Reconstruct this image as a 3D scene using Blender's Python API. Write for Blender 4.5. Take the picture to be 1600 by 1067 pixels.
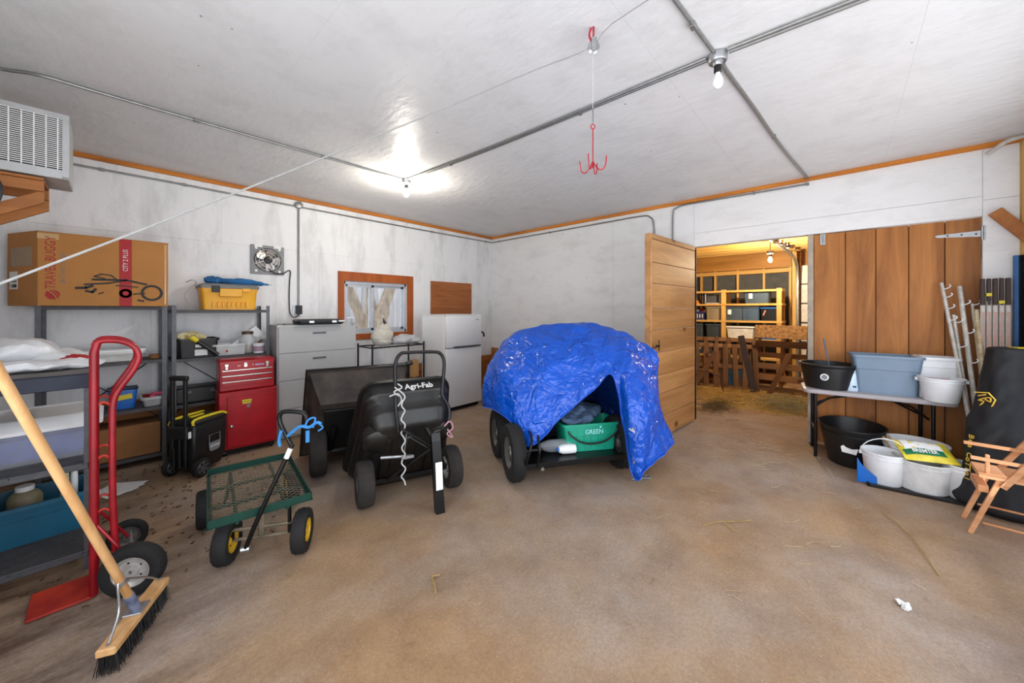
import bpy, bmesh, math, random
from mathutils import Vector, Matrix, noise
random.seed(7)
PI = math.pi
S = bpy.context.scene
COL = S.collection
for o in list(bpy.data.objects): bpy.data.objects.remove(o)

# ---------------------------------------------------------------- camera, world, lights, exposure
cam_d = bpy.data.cameras.new('camera'); cam = bpy.data.objects.new('camera', cam_d); COL.objects.link(cam)
cam.location = (-5.689, -5.772, 1.6)
cam.rotation_euler = (PI/2, 0, math.radians(42.244 - 90))
cam_d.sensor_width = 36; cam_d.lens = 570.4/1600*36; cam_d.shift_y = -49.5/1600
cam_d.clip_start = 0.05
S.camera = cam
S.view_settings.view_transform = 'Standard'; S.view_settings.look = 'None'
S.view_settings.gamma = 1; S.view_settings.use_curve_mapping = False
S.view_settings.exposure = 0.05

w = bpy.data.worlds.new('world'); S.world = w; w.use_nodes = True
wn = w.node_tree; bgn = wn.nodes['Background']
tc = wn.nodes.new('ShaderNodeTexCoord'); sx = wn.nodes.new('ShaderNodeSeparateXYZ'); cr = wn.nodes.new('ShaderNodeValToRGB')
wn.links.new(tc.outputs['Generated'], sx.inputs[0]); wn.links.new(sx.outputs['Z'], cr.inputs[0]); wn.links.new(cr.outputs[0], bgn.inputs[0])
cr.color_ramp.elements[0].position = 0.0; cr.color_ramp.elements[0].color = (0.92, 0.94, 1.0, 1)
cr.color_ramp.elements[1].position = 0.7; cr.color_ramp.elements[1].color = (0.72, 0.82, 1.0, 1)
bgn.inputs[1].default_value = 1.9

def area_light(name, loc, rot, sx_, sy_, power, col):
    d = bpy.data.lights.new(name, 'AREA'); d.shape = 'RECTANGLE'; d.size = sx_; d.size_y = sy_; d.energy = power; d.color = col
    o = bpy.data.objects.new(name, d); o.location = loc; o.rotation_euler = rot; COL.objects.link(o); return o
# daylight through the big open doorway of the front wall, beside and behind the camera
area_light('daylight_front_doorway', (-3.55, -6.99, 1.35), (PI/2+.4, 0, 0), 5.0, 2.3, 78, (0.93, 0.96, 1.0))
# daylight through the opening of the left wall, behind the camera
area_light('daylight_left_doorway', (-6.47, -5.0, 1.5), (PI/2+.3, 0, -PI/2), 2.6, 2.4, 56, (0.93, 0.96, 1.0))
BULB_MAIN = 44.0      # watts, bulb at the conduit corner
BULB_STORE = 165.0      # watts, bulb in the storage room

# ---------------------------------------------------------------- colour + materials
def lin(h):
    h = h.lstrip('#'); c = [int(h[i:i+2], 16)/255 for i in (0, 2, 4)]
    return tuple(((x/12.92) if x <= .04045 else ((x+.055)/1.055)**2.4) for x in c)
def mul(c, k): return tuple(min(1, x*k) for x in c)
MATS = {}
def mat(name, col, rough=.6, metal=0, var=.12, scale=6, bump=0, bscale=40, spec=.5, col2=None, stretch=None, detail=4, alpha=None, trans=0, objrand=0):
    """principled + noise colour variation (+ optional bump)"""
    if name in MATS: return MATS[name]
    m = bpy.data.materials.new(name); m.use_nodes = True; MATS[name] = m
    n = m.node_tree; b = n.nodes['Principled BSDF']
    c = lin(col) if isinstance(col, str) else col
    b.inputs['Roughness'].default_value = rough; b.inputs['Metallic'].default_value = metal
    b.inputs['Specular IOR Level'].default_value = spec
    tcn = n.nodes.new('ShaderNodeTexCoord'); mp = n.nodes.new('ShaderNodeMapping')
    n.links.new(tcn.outputs['Object'], mp.inputs[0])
    if stretch: mp.inputs['Scale'].default_value = stretch
    nz = n.nodes.new('ShaderNodeTexNoise'); nz.inputs['Scale'].default_value = scale; nz.inputs['Detail'].default_value = detail
    nz.inputs['Roughness'].default_value = .6
    n.links.new(mp.outputs[0], nz.inputs['Vector'])
    r = n.nodes.new('ShaderNodeValToRGB'); n.links.new(nz.outputs['Fac'], r.inputs[0])
    c2 = (lin(col2) if isinstance(col2, str) else col2) if col2 else mul(c, 1+var)
    c1 = c if col2 else mul(c, 1-var)
    r.color_ramp.elements[0].position = .33; r.color_ramp.elements[0].color = (*c1, 1)
    r.color_ramp.elements[1].position = .67; r.color_ramp.elements[1].color = (*c2, 1)
    out = r.outputs[0]
    if objrand:
        oi = n.nodes.new('ShaderNodeObjectInfo'); mr = n.nodes.new('ShaderNodeMapRange')
        mr.inputs['To Min'].default_value = 1-objrand; mr.inputs['To Max'].default_value = 1+objrand*.6
        n.links.new(oi.outputs['Random'], mr.inputs['Value'])
        hs = n.nodes.new('ShaderNodeHueSaturation'); n.links.new(mr.outputs[0], hs.inputs['Value']); n.links.new(out, hs.inputs['Color']); out = hs.outputs[0]
        ad = n.nodes.new('ShaderNodeVectorMath'); ad.operation = 'ADD'; sc = n.nodes.new('ShaderNodeMath'); sc.operation = 'MULTIPLY'; sc.inputs[1].default_value = 17
        n.links.new(oi.outputs['Random'], sc.inputs[0]); n.links.new(tcn.outputs['Object'], ad.inputs[0]); n.links.new(sc.outputs[0], ad.inputs[1]); n.links.new(ad.outputs[0], mp.inputs[0])
    n.links.new(out, b.inputs['Base Color'])
    if bump:
        bn = n.nodes.new('ShaderNodeTexNoise'); bn.inputs['Scale'].default_value = bscale; bn.inputs['Detail'].default_value = 5
        n.links.new(mp.outputs[0], bn.inputs['Vector'])
        bp = n.nodes.new('ShaderNodeBump'); bp.inputs['Strength'].default_value = bump; bp.inputs['Distance'].default_value = .01
        n.links.new(bn.outputs['Fac'], bp.inputs['Height']); n.links.new(bp.outputs[0], b.inputs['Normal'])
    if alpha is not None: b.inputs['Alpha'].default_value = alpha
    if trans: b.inputs['Transmission Weight'].default_value = trans
    return m

def painted_board(name, base, dark, rough, streak=(1, 1, .25), dirt=.5, bump=.25, bscale=30, bstretch=(1, 1, 1), dots=True, spec=.5):
    """old white paint on plywood: smudges, nail dots, slight relief"""
    m = bpy.data.materials.new(name); m.use_nodes = True; MATS[name] = m
    n = m.node_tree; L = n.links.new; b = n.nodes['Principled BSDF']; b.inputs['Roughness'].default_value = rough
    b.inputs['Specular IOR Level'].default_value = spec
    g = n.nodes.new('ShaderNodeNewGeometry')
    mp = n.nodes.new('ShaderNodeMapping'); mp.inputs['Scale'].default_value = streak; L(g.outputs['Position'], mp.inputs[0])
    nz = n.nodes.new('ShaderNodeTexNoise'); nz.inputs['Scale'].default_value = 3.2; nz.inputs['Detail'].default_value = 9; nz.inputs['Roughness'].default_value = .68
    L(mp.outputs[0], nz.inputs['Vector'])
    r = n.nodes.new('ShaderNodeValToRGB'); L(nz.outputs['Fac'], r.inputs[0])
    e = r.color_ramp.elements; e[0].position = .30; e[0].color = (0, 0, 0, 1); e[1].position = .52; e[1].color = (1, 1, 1, 1)
    mx = n.nodes.new('ShaderNodeMixRGB'); cb, cd = lin(base), lin(dark)
    mx.inputs[2].default_value = (*cb, 1); mx.inputs[1].default_value = (*[cb[i]*(1-dirt)+cd[i]*dirt for i in range(3)], 1)
    L(r.outputs[0], mx.inputs[0]); out = mx.outputs[0]
    if dots:
        vo = n.nodes.new('ShaderNodeTexVoronoi'); vo.inputs['Scale'].default_value = 4.0; L(g.outputs['Position'], vo.inputs['Vector'])
        lt = n.nodes.new('ShaderNodeMath'); lt.operation = 'LESS_THAN'; lt.inputs[1].default_value = .032; L(vo.outputs['Distance'], lt.inputs[0])
        n2 = n.nodes.new('ShaderNodeTexNoise'); n2.inputs['Scale'].default_value = 1.3; L(g.outputs['Position'], n2.inputs['Vector'])
        gt = n.nodes.new('ShaderNodeMath'); gt.operation = 'GREATER_THAN'; gt.inputs[1].default_value = .5; L(n2.outputs['Fac'], gt.inputs[0])
        ml = n.nodes.new('ShaderNodeMath'); ml.operation = 'MULTIPLY'; L(lt.outputs[0], ml.inputs[0]); L(gt.outputs[0], ml.inputs[1])
        m2 = n.nodes.new('ShaderNodeMixRGB'); m2.inputs[2].default_value = (*mul(cd, .45), 1); L(ml.outputs[0], m2.inputs[0]); L(out, m2.inputs[1]); out = m2.outputs[0]
    L(out, b.inputs['Base Color'])
    mb = n.nodes.new('ShaderNodeMapping'); mb.inputs['Scale'].default_value = bstretch; L(g.outputs['Position'], mb.inputs[0])
    bn = n.nodes.new('ShaderNodeTexNoise'); bn.inputs['Scale'].default_value = bscale; bn.inputs['Detail'].default_value = 6; L(mb.outputs[0], bn.inputs['Vector'])
    bp = n.nodes.new('ShaderNodeBump'); bp.inputs['Strength'].default_value = bump; bp.inputs['Distance'].default_value = .01
    L(bn.outputs['Fac'], bp.inputs['Height']); L(bp.outputs[0], b.inputs['Normal'])
    return m

def wood(name, c1, c2, rough=.55, axis='z', ring=9, rand=.16, knots=True, cknot='#3A1C0C', bump=.15):
    """planks: grain stretched along one local axis, knots, each plank its own tone"""
    m = bpy.data.materials.new(name); m.use_nodes = True; MATS[name] = m
    n = m.node_tree; L = n.links.new; b = n.nodes['Principled BSDF']; b.inputs['Roughness'].default_value = rough
    b.inputs['Specular IOR Level'].default_value = .35
    t = n.nodes.new('ShaderNodeTexCoord'); oi = n.nodes.new('ShaderNodeObjectInfo')
    sc = n.nodes.new('ShaderNodeMath'); sc.operation = 'MULTIPLY'; sc.inputs[1].default_value = 23; L(oi.outputs['Random'], sc.inputs[0])
    ad = n.nodes.new('ShaderNodeVectorMath'); ad.operation = 'ADD'; L(t.outputs['Object'], ad.inputs[0]); L(sc.outputs[0], ad.inputs[1])
    s = {'x': (.09, 1, 1), 'y': (1, .09, 1), 'z': (1, 1, .09)}[axis]
    mp = n.nodes.new('ShaderNodeMapping'); mp.inputs['Scale'].default_value = s; L(ad.outputs[0], mp.inputs[0])
    nz = n.nodes.new('ShaderNodeTexNoise'); nz.inputs['Scale'].default_value = ring; nz.inputs['Detail'].default_value = 8; nz.inputs['Roughness'].default_value = .65; nz.inputs['Distortion'].default_value = .6
    L(mp.outputs[0], nz.inputs['Vector'])
    r = n.nodes.new('ShaderNodeValToRGB'); L(nz.outputs['Fac'], r.inputs[0]); a1, a2 = lin(c1), lin(c2)
    e = r.color_ramp.elements; e[0].position = .3; e[0].color = (*a1, 1); e[1].position = .68; e[1].color = (*a2, 1)
    out = r.outputs[0]
    if knots:
        s2 = {'x': (.55, 1, 1), 'y': (1, .55, 1), 'z': (1, 1, .55)}[axis]
        mk = n.nodes.new('ShaderNodeMapping'); mk.inputs['Scale'].default_value = s2; L(ad.outputs[0], mk.inputs[0])
        wv = n.nodes.new('ShaderNodeTexNoise'); wv.inputs['Scale'].default_value = 5; L(mk.outputs[0], wv.inputs['Vector'])
        va = n.nodes.new('ShaderNodeMixRGB'); va.inputs[0].default_value = .06; L(mk.outputs[0], va.inputs[1]); L(wv.outputs['Color'], va.inputs[2])
        vo = n.nodes.new('ShaderNodeTexVoronoi'); vo.inputs['Scale'].default_value = 3.0; L(va.outputs[0], vo.inputs['Vector'])
        kr = n.nodes.new('ShaderNodeValToRGB'); L(vo.outputs['Distance'], kr.inputs[0])
        k = kr.color_ramp.elements; k[0].position = .05; k[0].color = (1, 1, 1, 1); k[1].position = .14; k[1].color = (0, 0, 0, 1)
        mx = n.nodes.new('ShaderNodeMixRGB'); mx.inputs[2].default_value = (*lin(cknot), 1); L(kr.outputs[0], mx.inputs[0]); L(out, mx.inputs[1]); out = mx.outputs[0]
    mr = n.nodes.new('ShaderNodeMapRange'); mr.inputs['To Min'].default_value = 1-rand; mr.inputs['To Max'].default_value = 1+rand*.5; L(oi.outputs['Random'], mr.inputs['Value'])
    hs = n.nodes.new('ShaderNodeHueSaturation'); L(mr.outputs[0], hs.inputs['Value']); L(out, hs.inputs['Color'])
    L(hs.outputs[0], b.inputs['Base Color'])
    bp = n.nodes.new('ShaderNodeBump'); bp.inputs['Strength'].default_value = bump; bp.inputs['Distance'].default_value = .006
    L(nz.outputs['Fac'], bp.inputs['Height']); L(bp.outputs[0], b.inputs['Normal'])
    return m

def floor_mat():
    m = bpy.data.materials.new('dusty_concrete'); m.use_nodes = True; n = m.node_tree; L = n.links.new; b = n.nodes['Principled BSDF']
    b.inputs['Roughness'].default_value = .82; b.inputs['Specular IOR Level'].default_value = .25
    g = n.nodes.new('ShaderNodeNewGeometry')
    def nz(s, d, rgh=.6, st=(1, 1, 1)):
        mp = n.nodes.new('ShaderNodeMapping'); mp.inputs['Scale'].default_value = st; L(g.outputs['Position'], mp.inputs[0])
        x = n.nodes.new('ShaderNodeTexNoise'); x.inputs['Scale'].default_value = s; x.inputs['Detail'].default_value = d; x.inputs['Roughness'].default_value = rgh; L(mp.outputs[0], x.inputs['Vector']); return x
    def ramp(src, p0, c0, p1, c1):
        r = n.nodes.new('ShaderNodeValToRGB'); L(src, r.inputs[0]); e = r.color_ramp.elements
        e[0].position = p0; e[0].color = (*c0, 1); e[1].position = p1; e[1].color = (*c1, 1); return r.outputs[0]
    def mix(f, a, bb, typ='MIX'):
        x = n.nodes.new('ShaderNodeMixRGB'); x.blend_type = typ
        for i, v in ((0, f), (1, a), (2, bb)):
            if isinstance(v, (int, float)): x.inputs[i].default_value = v
            elif isinstance(v, tuple): x.inputs[i].default_value = (*v, 1)
            else: L(v, x.inputs[i])
        return x.outputs[0]
    base = ramp(nz(.55, 5).outputs['Fac'], .36, lin('#A39488'), .62, lin('#A58664'))
    mott = ramp(nz(2.6, 8, .7).outputs['Fac'], .3, lin('#94775B'), .6, (1, 1, 1))
    c = mix(.42, base, mott, 'MULTIPLY')
    fine = ramp(nz(55, 6, .8).outputs['Fac'], .3, (.42, .4, .38), .62, (1.0, 1.0, 1.0))
    c = mix(.55, c, fine, 'MULTIPLY')
    speck = ramp(nz(130, 2, .5).outputs['Fac'], .66, (0, 0, 0), .72, (1, 1, 1))
    c = mix(mix(1.0, speck, (.45, .45, .45), 'MULTIPLY'), c, lin('#D8CBBB'))
    # dirt that lies along the window wall and under the shelves
    sp = n.nodes.new('ShaderNodeSeparateXYZ'); L(g.outputs['Position'], sp.inputs[0])
    mr = n.nodes.new('ShaderNodeMapRange'); mr.inputs['From Min'].default_value = -4.9; mr.inputs['From Max'].default_value = -6.3; L(sp.outputs['X'], mr.inputs['Value'])
    dirt = ramp(nz(3.0, 9, .75, (.5, 1.6, 1)).outputs['Fac'], .42, (0, 0, 0), .6, (1, 1, 1))
    dm = n.nodes.new('ShaderNodeMath'); dm.operation = 'MULTIPLY'; L(mr.outputs[0], dm.inputs[0]); L(dirt, dm.inputs[1])
    c = mix(dm.outputs[0], c, lin('#4A3322'))
    d2 = ramp(nz(5, 9, .75).outputs['Fac'], .60, (0, 0, 0), .72, (.55, .55, .55))
    c = mix(d2, c, lin('#5D4632'))
    L(c, b.inputs['Base Color'])
    bp = n.nodes.new('ShaderNodeBump'); bp.inputs['Strength'].default_value = .35; bp.inputs['Distance'].default_value = .008
    L(nz(38, 8, .75).outputs['Fac'], bp.inputs['Height']); L(bp.outputs[0], b.inputs['Normal'])
    return m

def emit(name, col, strength):
    m = bpy.data.materials.new(name); m.use_nodes = True; n = m.node_tree
    b = n.nodes['Principled BSDF']; b.inputs['Base Color'].default_value = (1, 1, 1, 1)
    b.inputs['Emission Color'].default_value = (*col, 1); b.inputs['Emission Strength'].default_value = strength
    return m

M_WALL = painted_board('white_painted_plywood', '#E6E6E7', '#8F8F92', .6, streak=(1, 1, .3), dirt=.42)
M_HEAD = painted_board('white_painted_board', '#E6E6E6', '#948F88', .6, streak=(1, .5, 1.2), dirt=.22)
M_CEIL = painted_board('grey_painted_ceiling', '#D6D6D6', '#9E9E9D', .34, streak=(1, 1, 1), dirt=.25, bump=.55, bscale=16, bstretch=(1, .5, 1), spec=.55)
M_FLOOR = floor_mat()
M_TRIM = wood('orange_trim_wood', '#A45C1C', '#D9882F', axis='x', rand=.1, knots=False)
M_TRIMY = wood('orange_trim_wood_y', '#A45C1C', '#D9882F', axis='y', rand=.1, knots=False)
M_CASING = wood('window_casing_wood', '#8E4416', '#B55E26', axis='z', rand=.08, knots=False)
M_CEDAR = wood('cedar_boards', '#7C4719', '#BA7A3C', axis='z', rand=.22, ring=6, cknot='#3E1A0A')
M_DOORP = wood('door_pine_planks', '#94673A', '#BD8D5A', axis='x', rand=.16, ring=8, cknot='#6A3C18')
M_STUD = wood('pine_studs', '#B98A42', '#D9B168', axis='z', rand=.1, knots=False)
M_STUDY = wood('pine_studs_y', '#B98A42', '#D9B168', axis='y', rand=.14, knots=False)
M_PLYBR = wood('brown_plywood', '#8A5328', '#B9783F', axis='x', rand=.05, ring=5, knots=False)
M_GOLDPLY = wood('golden_plywood', '#936427', '#B88440', axis='y', rand=.05, ring=5, knots=False)
M_PALLET = wood('pallet_wood', '#4A3120', '#755234', axis='z', rand=.35, rough=.8)
M_PALLETX = wood('pallet_wood_x', '#543A24', '#86603E', axis='x', rand=.35, rough=.8)
M_PALEWOOD = wood('pale_wood', '#AE7F4C', '#D2A672', axis='z', rand=.06, ring=10, knots=False)
M_CHAIR = wood('chair_wood', '#B47648', '#DBA578', axis='x', rand=.1, ring=10, knots=False)
M_OUTFENCE = wood('weathered_fence', '#B3B1AF', '#DDDBD8', axis='z', rand=.2, rough=.9, cknot='#6a6866')
M_BARK = mat('bark', '#A8957C', .95, var=.4, scale=9, bump=1, bscale=20, stretch=(1, 1, .3))
M_OSB = mat('osb_board', '#A9804F', .8, var=.35, scale=24, col2='#6B4A28')
M_CONDUIT = mat('galvanised_conduit', '#8E8E8C', .42, .7, var=.12, scale=20)
M_GALV = mat('galvanised_plate', '#A6A8AA', .38, .8, var=.15, scale=14)
M_STEELGREY = mat('grey_shelf_steel', '#5B5C60', .5, .55, var=.15, scale=15)
M_SHELFPAN = mat('dark_shelf_pan', '#4C4A4C', .55, .4, var=.2, scale=14)
M_NAVY = mat('navy_beam', '#1E2638', .5, .2, var=.2, scale=8)
M_BLACKP = mat('black_plastic', '#0F0F10', .45, var=.25, scale=10, bump=.08)
M_BLACKM = mat('black_metal', '#0B0B0C', .35, .3, var=.2, scale=12)
M_TUBBLACK = mat('dusty_black_poly', '#0B0B0B', .4, var=.3, scale=5, col2='#191816', bump=.12, bscale=30)
M_TUBGREY = mat('dusty_steel_tub', '#16120F', .6, .1, col2='#4A403A', scale=3.5, bump=.2)
M_RUBBER = mat('rubber', '#0E0E0E', .8, var=.25, scale=20, bump=.25, bscale=90)
M_RUBDUST = mat('dusty_rubber', '#1A1716', .88, col2='#2B2521', scale=14, bump=.3, bscale=60)
M_RED = mat('red_gloss_paint', '#A60F1C', .3, .1, var=.16, scale=7)
M_REDHT = mat('red_truck_paint', '#7C0A15', .35, .1, var=.2, scale=9, col2='#9C0F1E')
M_REDPLATE = mat('worn_red_plate', '#8A1712', .55, col2='#C23A24', scale=5, bump=.15)
M_GREYCAB = mat('grey_cabinet_enamel', '#A9A9A8', .42, var=.03, scale=3)
M_FRIDGE = mat('fridge_enamel', '#DADADA', .35, var=.02, scale=3)
M_WHITE = mat('white_plastic', '#E4E6E8', .4, var=.05, scale=7)
M_WHITEDIRTY = mat('stained_white_plastic', '#E2E3E2', .5, col2='#CBCBC6', scale=9, bump=.1)
M_CLEAR = mat('cloudy_clear_plastic', '#D5D8D8', .25, var=.08, scale=9, alpha=.55)
M_CLEARBLUE = mat('cloudy_bin_plastic', '#C9CED6', .3, var=.1, scale=6, alpha=.26)
M_BLUEFILL = mat('blue_fabric', '#3F58B8', .8, var=.3, scale=9, bump=.4, bscale=12)
M_TEAL = mat('teal_bin_plastic', '#175B77', .4, var=.14, scale=4)
M_GBLUE = mat('grey_blue_tote', '#6D8296', .42, var=.07, scale=4)
M_DKTOTE = mat('slate_tote', '#41505F', .45, var=.1, scale=5)
M_CARD = mat('cardboard', '#B47B40', .8, var=.06, scale=5, bump=.08, bscale=60)
M_CARDDARK = mat('cardboard_brown', '#8C6038', .85, var=.12, scale=5)
M_YEL = mat('yellow_plastic', '#E9A715', .38, var=.07, scale=5)
M_YELL = mat('lemon_plastic', '#D7C21E', .4, var=.08, scale=6)
M_LIDGREY = mat('lid_grey', '#6E6E6C', .45, var=.08, scale=6)
M_BLUECLOTH = mat('blue_umbrella_cloth', '#155C92', .7, var=.25, scale=10, bump=.4, bscale=18)
M_BLUE = mat('bright_blue_plastic', '#1A63B8', .38, var=.1, scale=6)
M_GREENF = mat('dark_green_frame', '#083A30', .4, .2, var=.15, scale=9)
M_GREENBIN = mat('green_bin_plastic', '#15967A', .4, var=.08, scale=6)
M_STRAWMESH = mat('dusty_wire_mesh', '#6F6452', .7, .3, var=.3, scale=14)
M_YRIM = mat('yellow_rim', '#C9A01E', .4, .1, var=.1, scale=9)
M_GRIM = mat('grey_rim', '#6F6C68', .45, .6, var=.25, scale=14)
M_SRIM = mat('silver_rim', '#B7B4B0', .4, .6, var=.2, scale=14)
M_BAGW = mat('white_bag_plastic', '#DADDE0', .3, var=.08, scale=10, bump=.5, bscale=25)
M_CLOTHG = mat('grey_blanket', '#B4B5B7', .85, var=.12, scale=9, bump=.5, bscale=14)
M_SACK = mat('woven_sack', '#C9C4B8', .85, var=.12, scale=30, bump=.4, bscale=60)
M_DKCLOTH = mat('dark_cloth', '#141B28', .9, col2='#27344A', scale=8, bump=.6, bscale=12)
M_DENIM = mat('denim', '#2B3F5C', .9, col2='#4C6480', scale=12, bump=.6, bscale=16)
M_ROPE = mat('white_rope', '#B9B9B7', .8, var=.1, scale=80)
M_CHAIN = mat('chain_steel', '#8B8B8C', .35, .9, var=.1, scale=30)
M_REDHOOK = mat('red_hook_paint', '#A31628', .4, .1, var=.12, scale=12)
M_LABEL = mat('white_label', '#E6E6E4', .6, var=.05, scale=20)
M_GREYPRINT = mat('grey_label_print', '#77787C', .6, var=.2, scale=60)
M_REDPRINT = mat('red_print', '#A8161F', .6, var=.06, scale=20)
M_BLACKPRINT = mat('black_print', '#1D1A18', .6, var=.1, scale=20)
M_YPRINT = mat('gold_print', '#D9B23C', .6, var=.1, scale=20)
M_BPRINT = mat('pale_blue_print', '#8FE0DC', .6, var=.06, scale=20)
M_GPRINT = mat('green_print', '#0E6B45', .5, var=.1, scale=12)
M_ALU = mat('aluminium', '#B4B7BB', .35, .85, var=.1, scale=14)
M_ALUW = mat('pale_window_frame', '#C6CBD2', .4, .4, var=.05, scale=9)
M_BLUEWEB = mat('blue_webbing', '#2E7CBC', .7, var=.15, scale=25)
M_BRASS = mat('chrome', '#C9C6C0', .25, .95, var=.06, scale=12)
M_INSUL = mat('dark_grey_insulation', '#4A4C4E', .85, var=.2, scale=6)
M_STRAW = mat('straw', '#B99A55', .9, col2='#8E7038', scale=8)
M_PALESTRAW = mat('pale_straw', '#C9B488', .9, col2='#A58F60', scale=8)
M_TABLE = mat('table_plastic', '#A9A4A6', .5, var=.04, scale=8)
M_MAT = mat('dark_mat', '#3A3736', .8, var=.2, scale=9)
M_BAGBLK = mat('black_nylon', '#0E1014', .7, var=.3, scale=7, bump=.5, bscale=10)
M_POST = mat('white_fence_post', '#CFCDC6', .5, col2='#A6A096', scale=16)
M_BROWNCAP = mat('dark_brown_grip', '#33231E', .6, var=.2, scale=12)
M_BLUESTRIP = mat('blue_strip', '#2B5F96', .5, var=.1, scale=8)
M_CORR = mat('dark_corrugated', '#24262A', .5, .2, var=.2, scale=8)
M_GLASS = mat('window_glass', '#E6ECF2', .03, var=.02, scale=3, alpha=.05)
M_BULBW = emit('warm_bulb_glow', (1.0, .93, .80), BULB_MAIN/.0445)
M_BULBS = emit('storage_bulb_glow', (1.0, .84, .58), BULB_STORE/.0445)
M_BULBOFF = mat('frosted_bulb', '#F0F0EE', .25, var=.02, scale=5)
M_TARP = None

# ---------------------------------------------------------------- mesh helpers
class B:
    def __init__(s): s.bm = bmesh.new()
    def box(s, c, d, bev=0, rot=None, seg=1):
        mt = Matrix.Translation(c)
        if rot is not None: mt = mt @ rot
        mt = mt @ Matrix.Diagonal((*d, 1))
        r = bmesh.ops.create_cube(s.bm, size=1, matrix=mt)
        if bev:
            es = list({e for v in r['verts'] for e in v.link_edges})
            bmesh.ops.bevel(s.bm, geom=es, offset=bev, segments=seg, affect='EDGES', profile=.5)
        return s
    def span(s, a, b, bev=0):
        return s.box([(a[i]+b[i])/2 for i in range(3)], [abs(b[i]-a[i]) for i in range(3)], bev)
    def loft(s, rings, close=True, cap0=True, cap1=True, loop=False):
        vs = [[s.bm.verts.new(p) for p in r] for r in rings]; n = len(vs[0])
        pairs = list(zip(vs[:-1], vs[1:])) + ([(vs[-1], vs[0])] if loop else [])
        for a, b in pairs:
            for i in range(n if close else n-1):
                j = (i+1) % n
                try: s.bm.faces.new((a[i], a[j], b[j], b[i]))
                except ValueError: pass
        if not loop:
            if cap0 and close: s.bm.faces.new(vs[0][::-1])
            if cap1 and close: s.bm.faces.new(vs[-1])
        return s
    def tube(s, pts, r, seg=8, smooth=0, closed=False):
        P = [Vector(p) for p in pts]
        if smooth: P = catmull(P, smooth, closed)
        n = len(P); rings = []; up = None
        for i, p in enumerate(P):
            if closed: t = (P[(i+1) % n]-P[i-1]).normalized()
            else: t = (P[min(i+1, n-1)]-P[max(i-1, 0)]).normalized()
            if up is None:
                up = Vector((0, 0, 1)) if abs(t.z) < .9 else Vector((1, 0, 0))
            a = t.cross(up)
            if a.length < 1e-5: a = t.orthogonal()
            a.normalize(); up = a.cross(t).normalized()
            rr = r[i*(len(r)-1)//max(1, n-1)] if isinstance(r, (list, tuple)) else r
            rings.append([p + (a*math.cos(q)+up*math.sin(q))*rr for q in (2*PI*k/seg for k in range(seg))])
        return s.loft(rings, loop=closed)
    def cyl(s, a, b, r, seg=16, r2=None):
        a, b = Vector(a), Vector(b); t = (b-a).normalized(); u = t.orthogonal().normalized(); v = t.cross(u)
        r2 = r if r2 is None else r2
        return s.loft([[p + (u*math.cos(q)+v*math.sin(q))*rr for q in (2*PI*k/seg for k in range(seg))] for p, rr in ((a, r), (b, r2))])
    def lathe(s, prof, seg=24, axis='z', c=(0, 0, 0), mod=None, cap=True, loop=False, sy=1):
        rings = []
        for i, (r, h) in enumerate(prof):
            ring = []
            for k in range(seg):
                q = 2*PI*k/seg; rr = r*(mod(i, k) if mod else 1)
                x, y = rr*math.cos(q), rr*math.sin(q)*sy
                p = {'z': (x, y, h), 'x': (h, x, y), 'y': (y, h, x)}[axis]
                ring.append((p[0]+c[0], p[1]+c[1], p[2]+c[2]))
            rings.append(ring)
        return s.loft(rings, cap0=cap, cap1=cap, loop=loop)
    def prism(s, poly, a, b, axis='y'):
        f = {'y': lambda p, t: (p[0], t, p[1]), 'z': lambda p, t: (p[0], p[1], t), 'x': lambda p, t: (t, p[0], p[1])}[axis]
        return s.loft([[f(p, a) for p in poly], [f(p, b) for p in poly]])
    def xf(s, m): bmesh.ops.transform(s.bm, matrix=m, verts=s.bm.verts); return s
def catmull(P, k, closed=False):
    n = len(P); out = []
    for i in range(n if closed else n-1):
        p0 = P[i-1] if (closed or i > 0) else P[0]*2-P[1]
        p1, p2 = P[i], P[(i+1) % n]
        p3 = P[(i+2) % n] if (closed or i+2 < n) else P[-1]*2-P[-2]
        for j in range(k):
            t = j/k
            out.append(.5*((2*p1)+(p2-p0)*t+(2*p0-5*p1+4*p2-p3)*t*t+(3*p1-p0-3*p2+p3)*t**3))
    if not closed: out.append(P[-1])
    return out
def rrect(w_, d_, r, z, seg=4, cx=0, cy=0):
    out = []
    for sx_, sy_, a0 in ((1, 1, 0), (-1, 1, PI/2), (-1, -1, PI), (1, -1, 1.5*PI)):
        for k in range(seg+1):
            a = a0+PI/2*k/seg
            out.append((cx+sx_*(w_/2-r)+r*math.cos(a), cy+sy_*(d_/2-r)+r*math.sin(a), z))
    return out
def obj(name, b, m, parent=None, smooth=False, kind=None, loc=None, rot=None):
    bm = b.bm if isinstance(b, B) else b
    bmesh.ops.recalc_face_normals(bm, faces=bm.faces)
    me = bpy.data.meshes.new(name); bm.to_mesh(me); bm.free()
    if smooth:
        for p in me.polygons: p.use_smooth = True
        me.set_sharp_from_angle(angle=math.radians(40))
    me.materials.append(m)
    o = bpy.data.objects.new(name, me); COL.objects.link(o)
    if parent: o.parent = parent
    if kind: o['kind'] = kind
    if loc: o.location = loc
    if rot: o.rotation_euler = rot
    return o
def tag(o, label, cat, group=None):
    o['label'] = label; o['category'] = cat
    if group: o['group'] = group
    return o
def thing(name, label, cat, loc=(0, 0, 0), rz=0, group=None):
    o = bpy.data.objects.new(name, None); COL.objects.link(o); o.empty_display_size = .1
    o.location = loc; o.rotation_euler = (0, 0, math.radians(rz))
    return tag(o, label, cat, group)
def copy_tree(o, parent=None):
    c = o.copy(); COL.objects.link(c)
    if parent: c.parent = parent
    for ch in list(o.children): copy_tree(ch, c)
    return c
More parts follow.
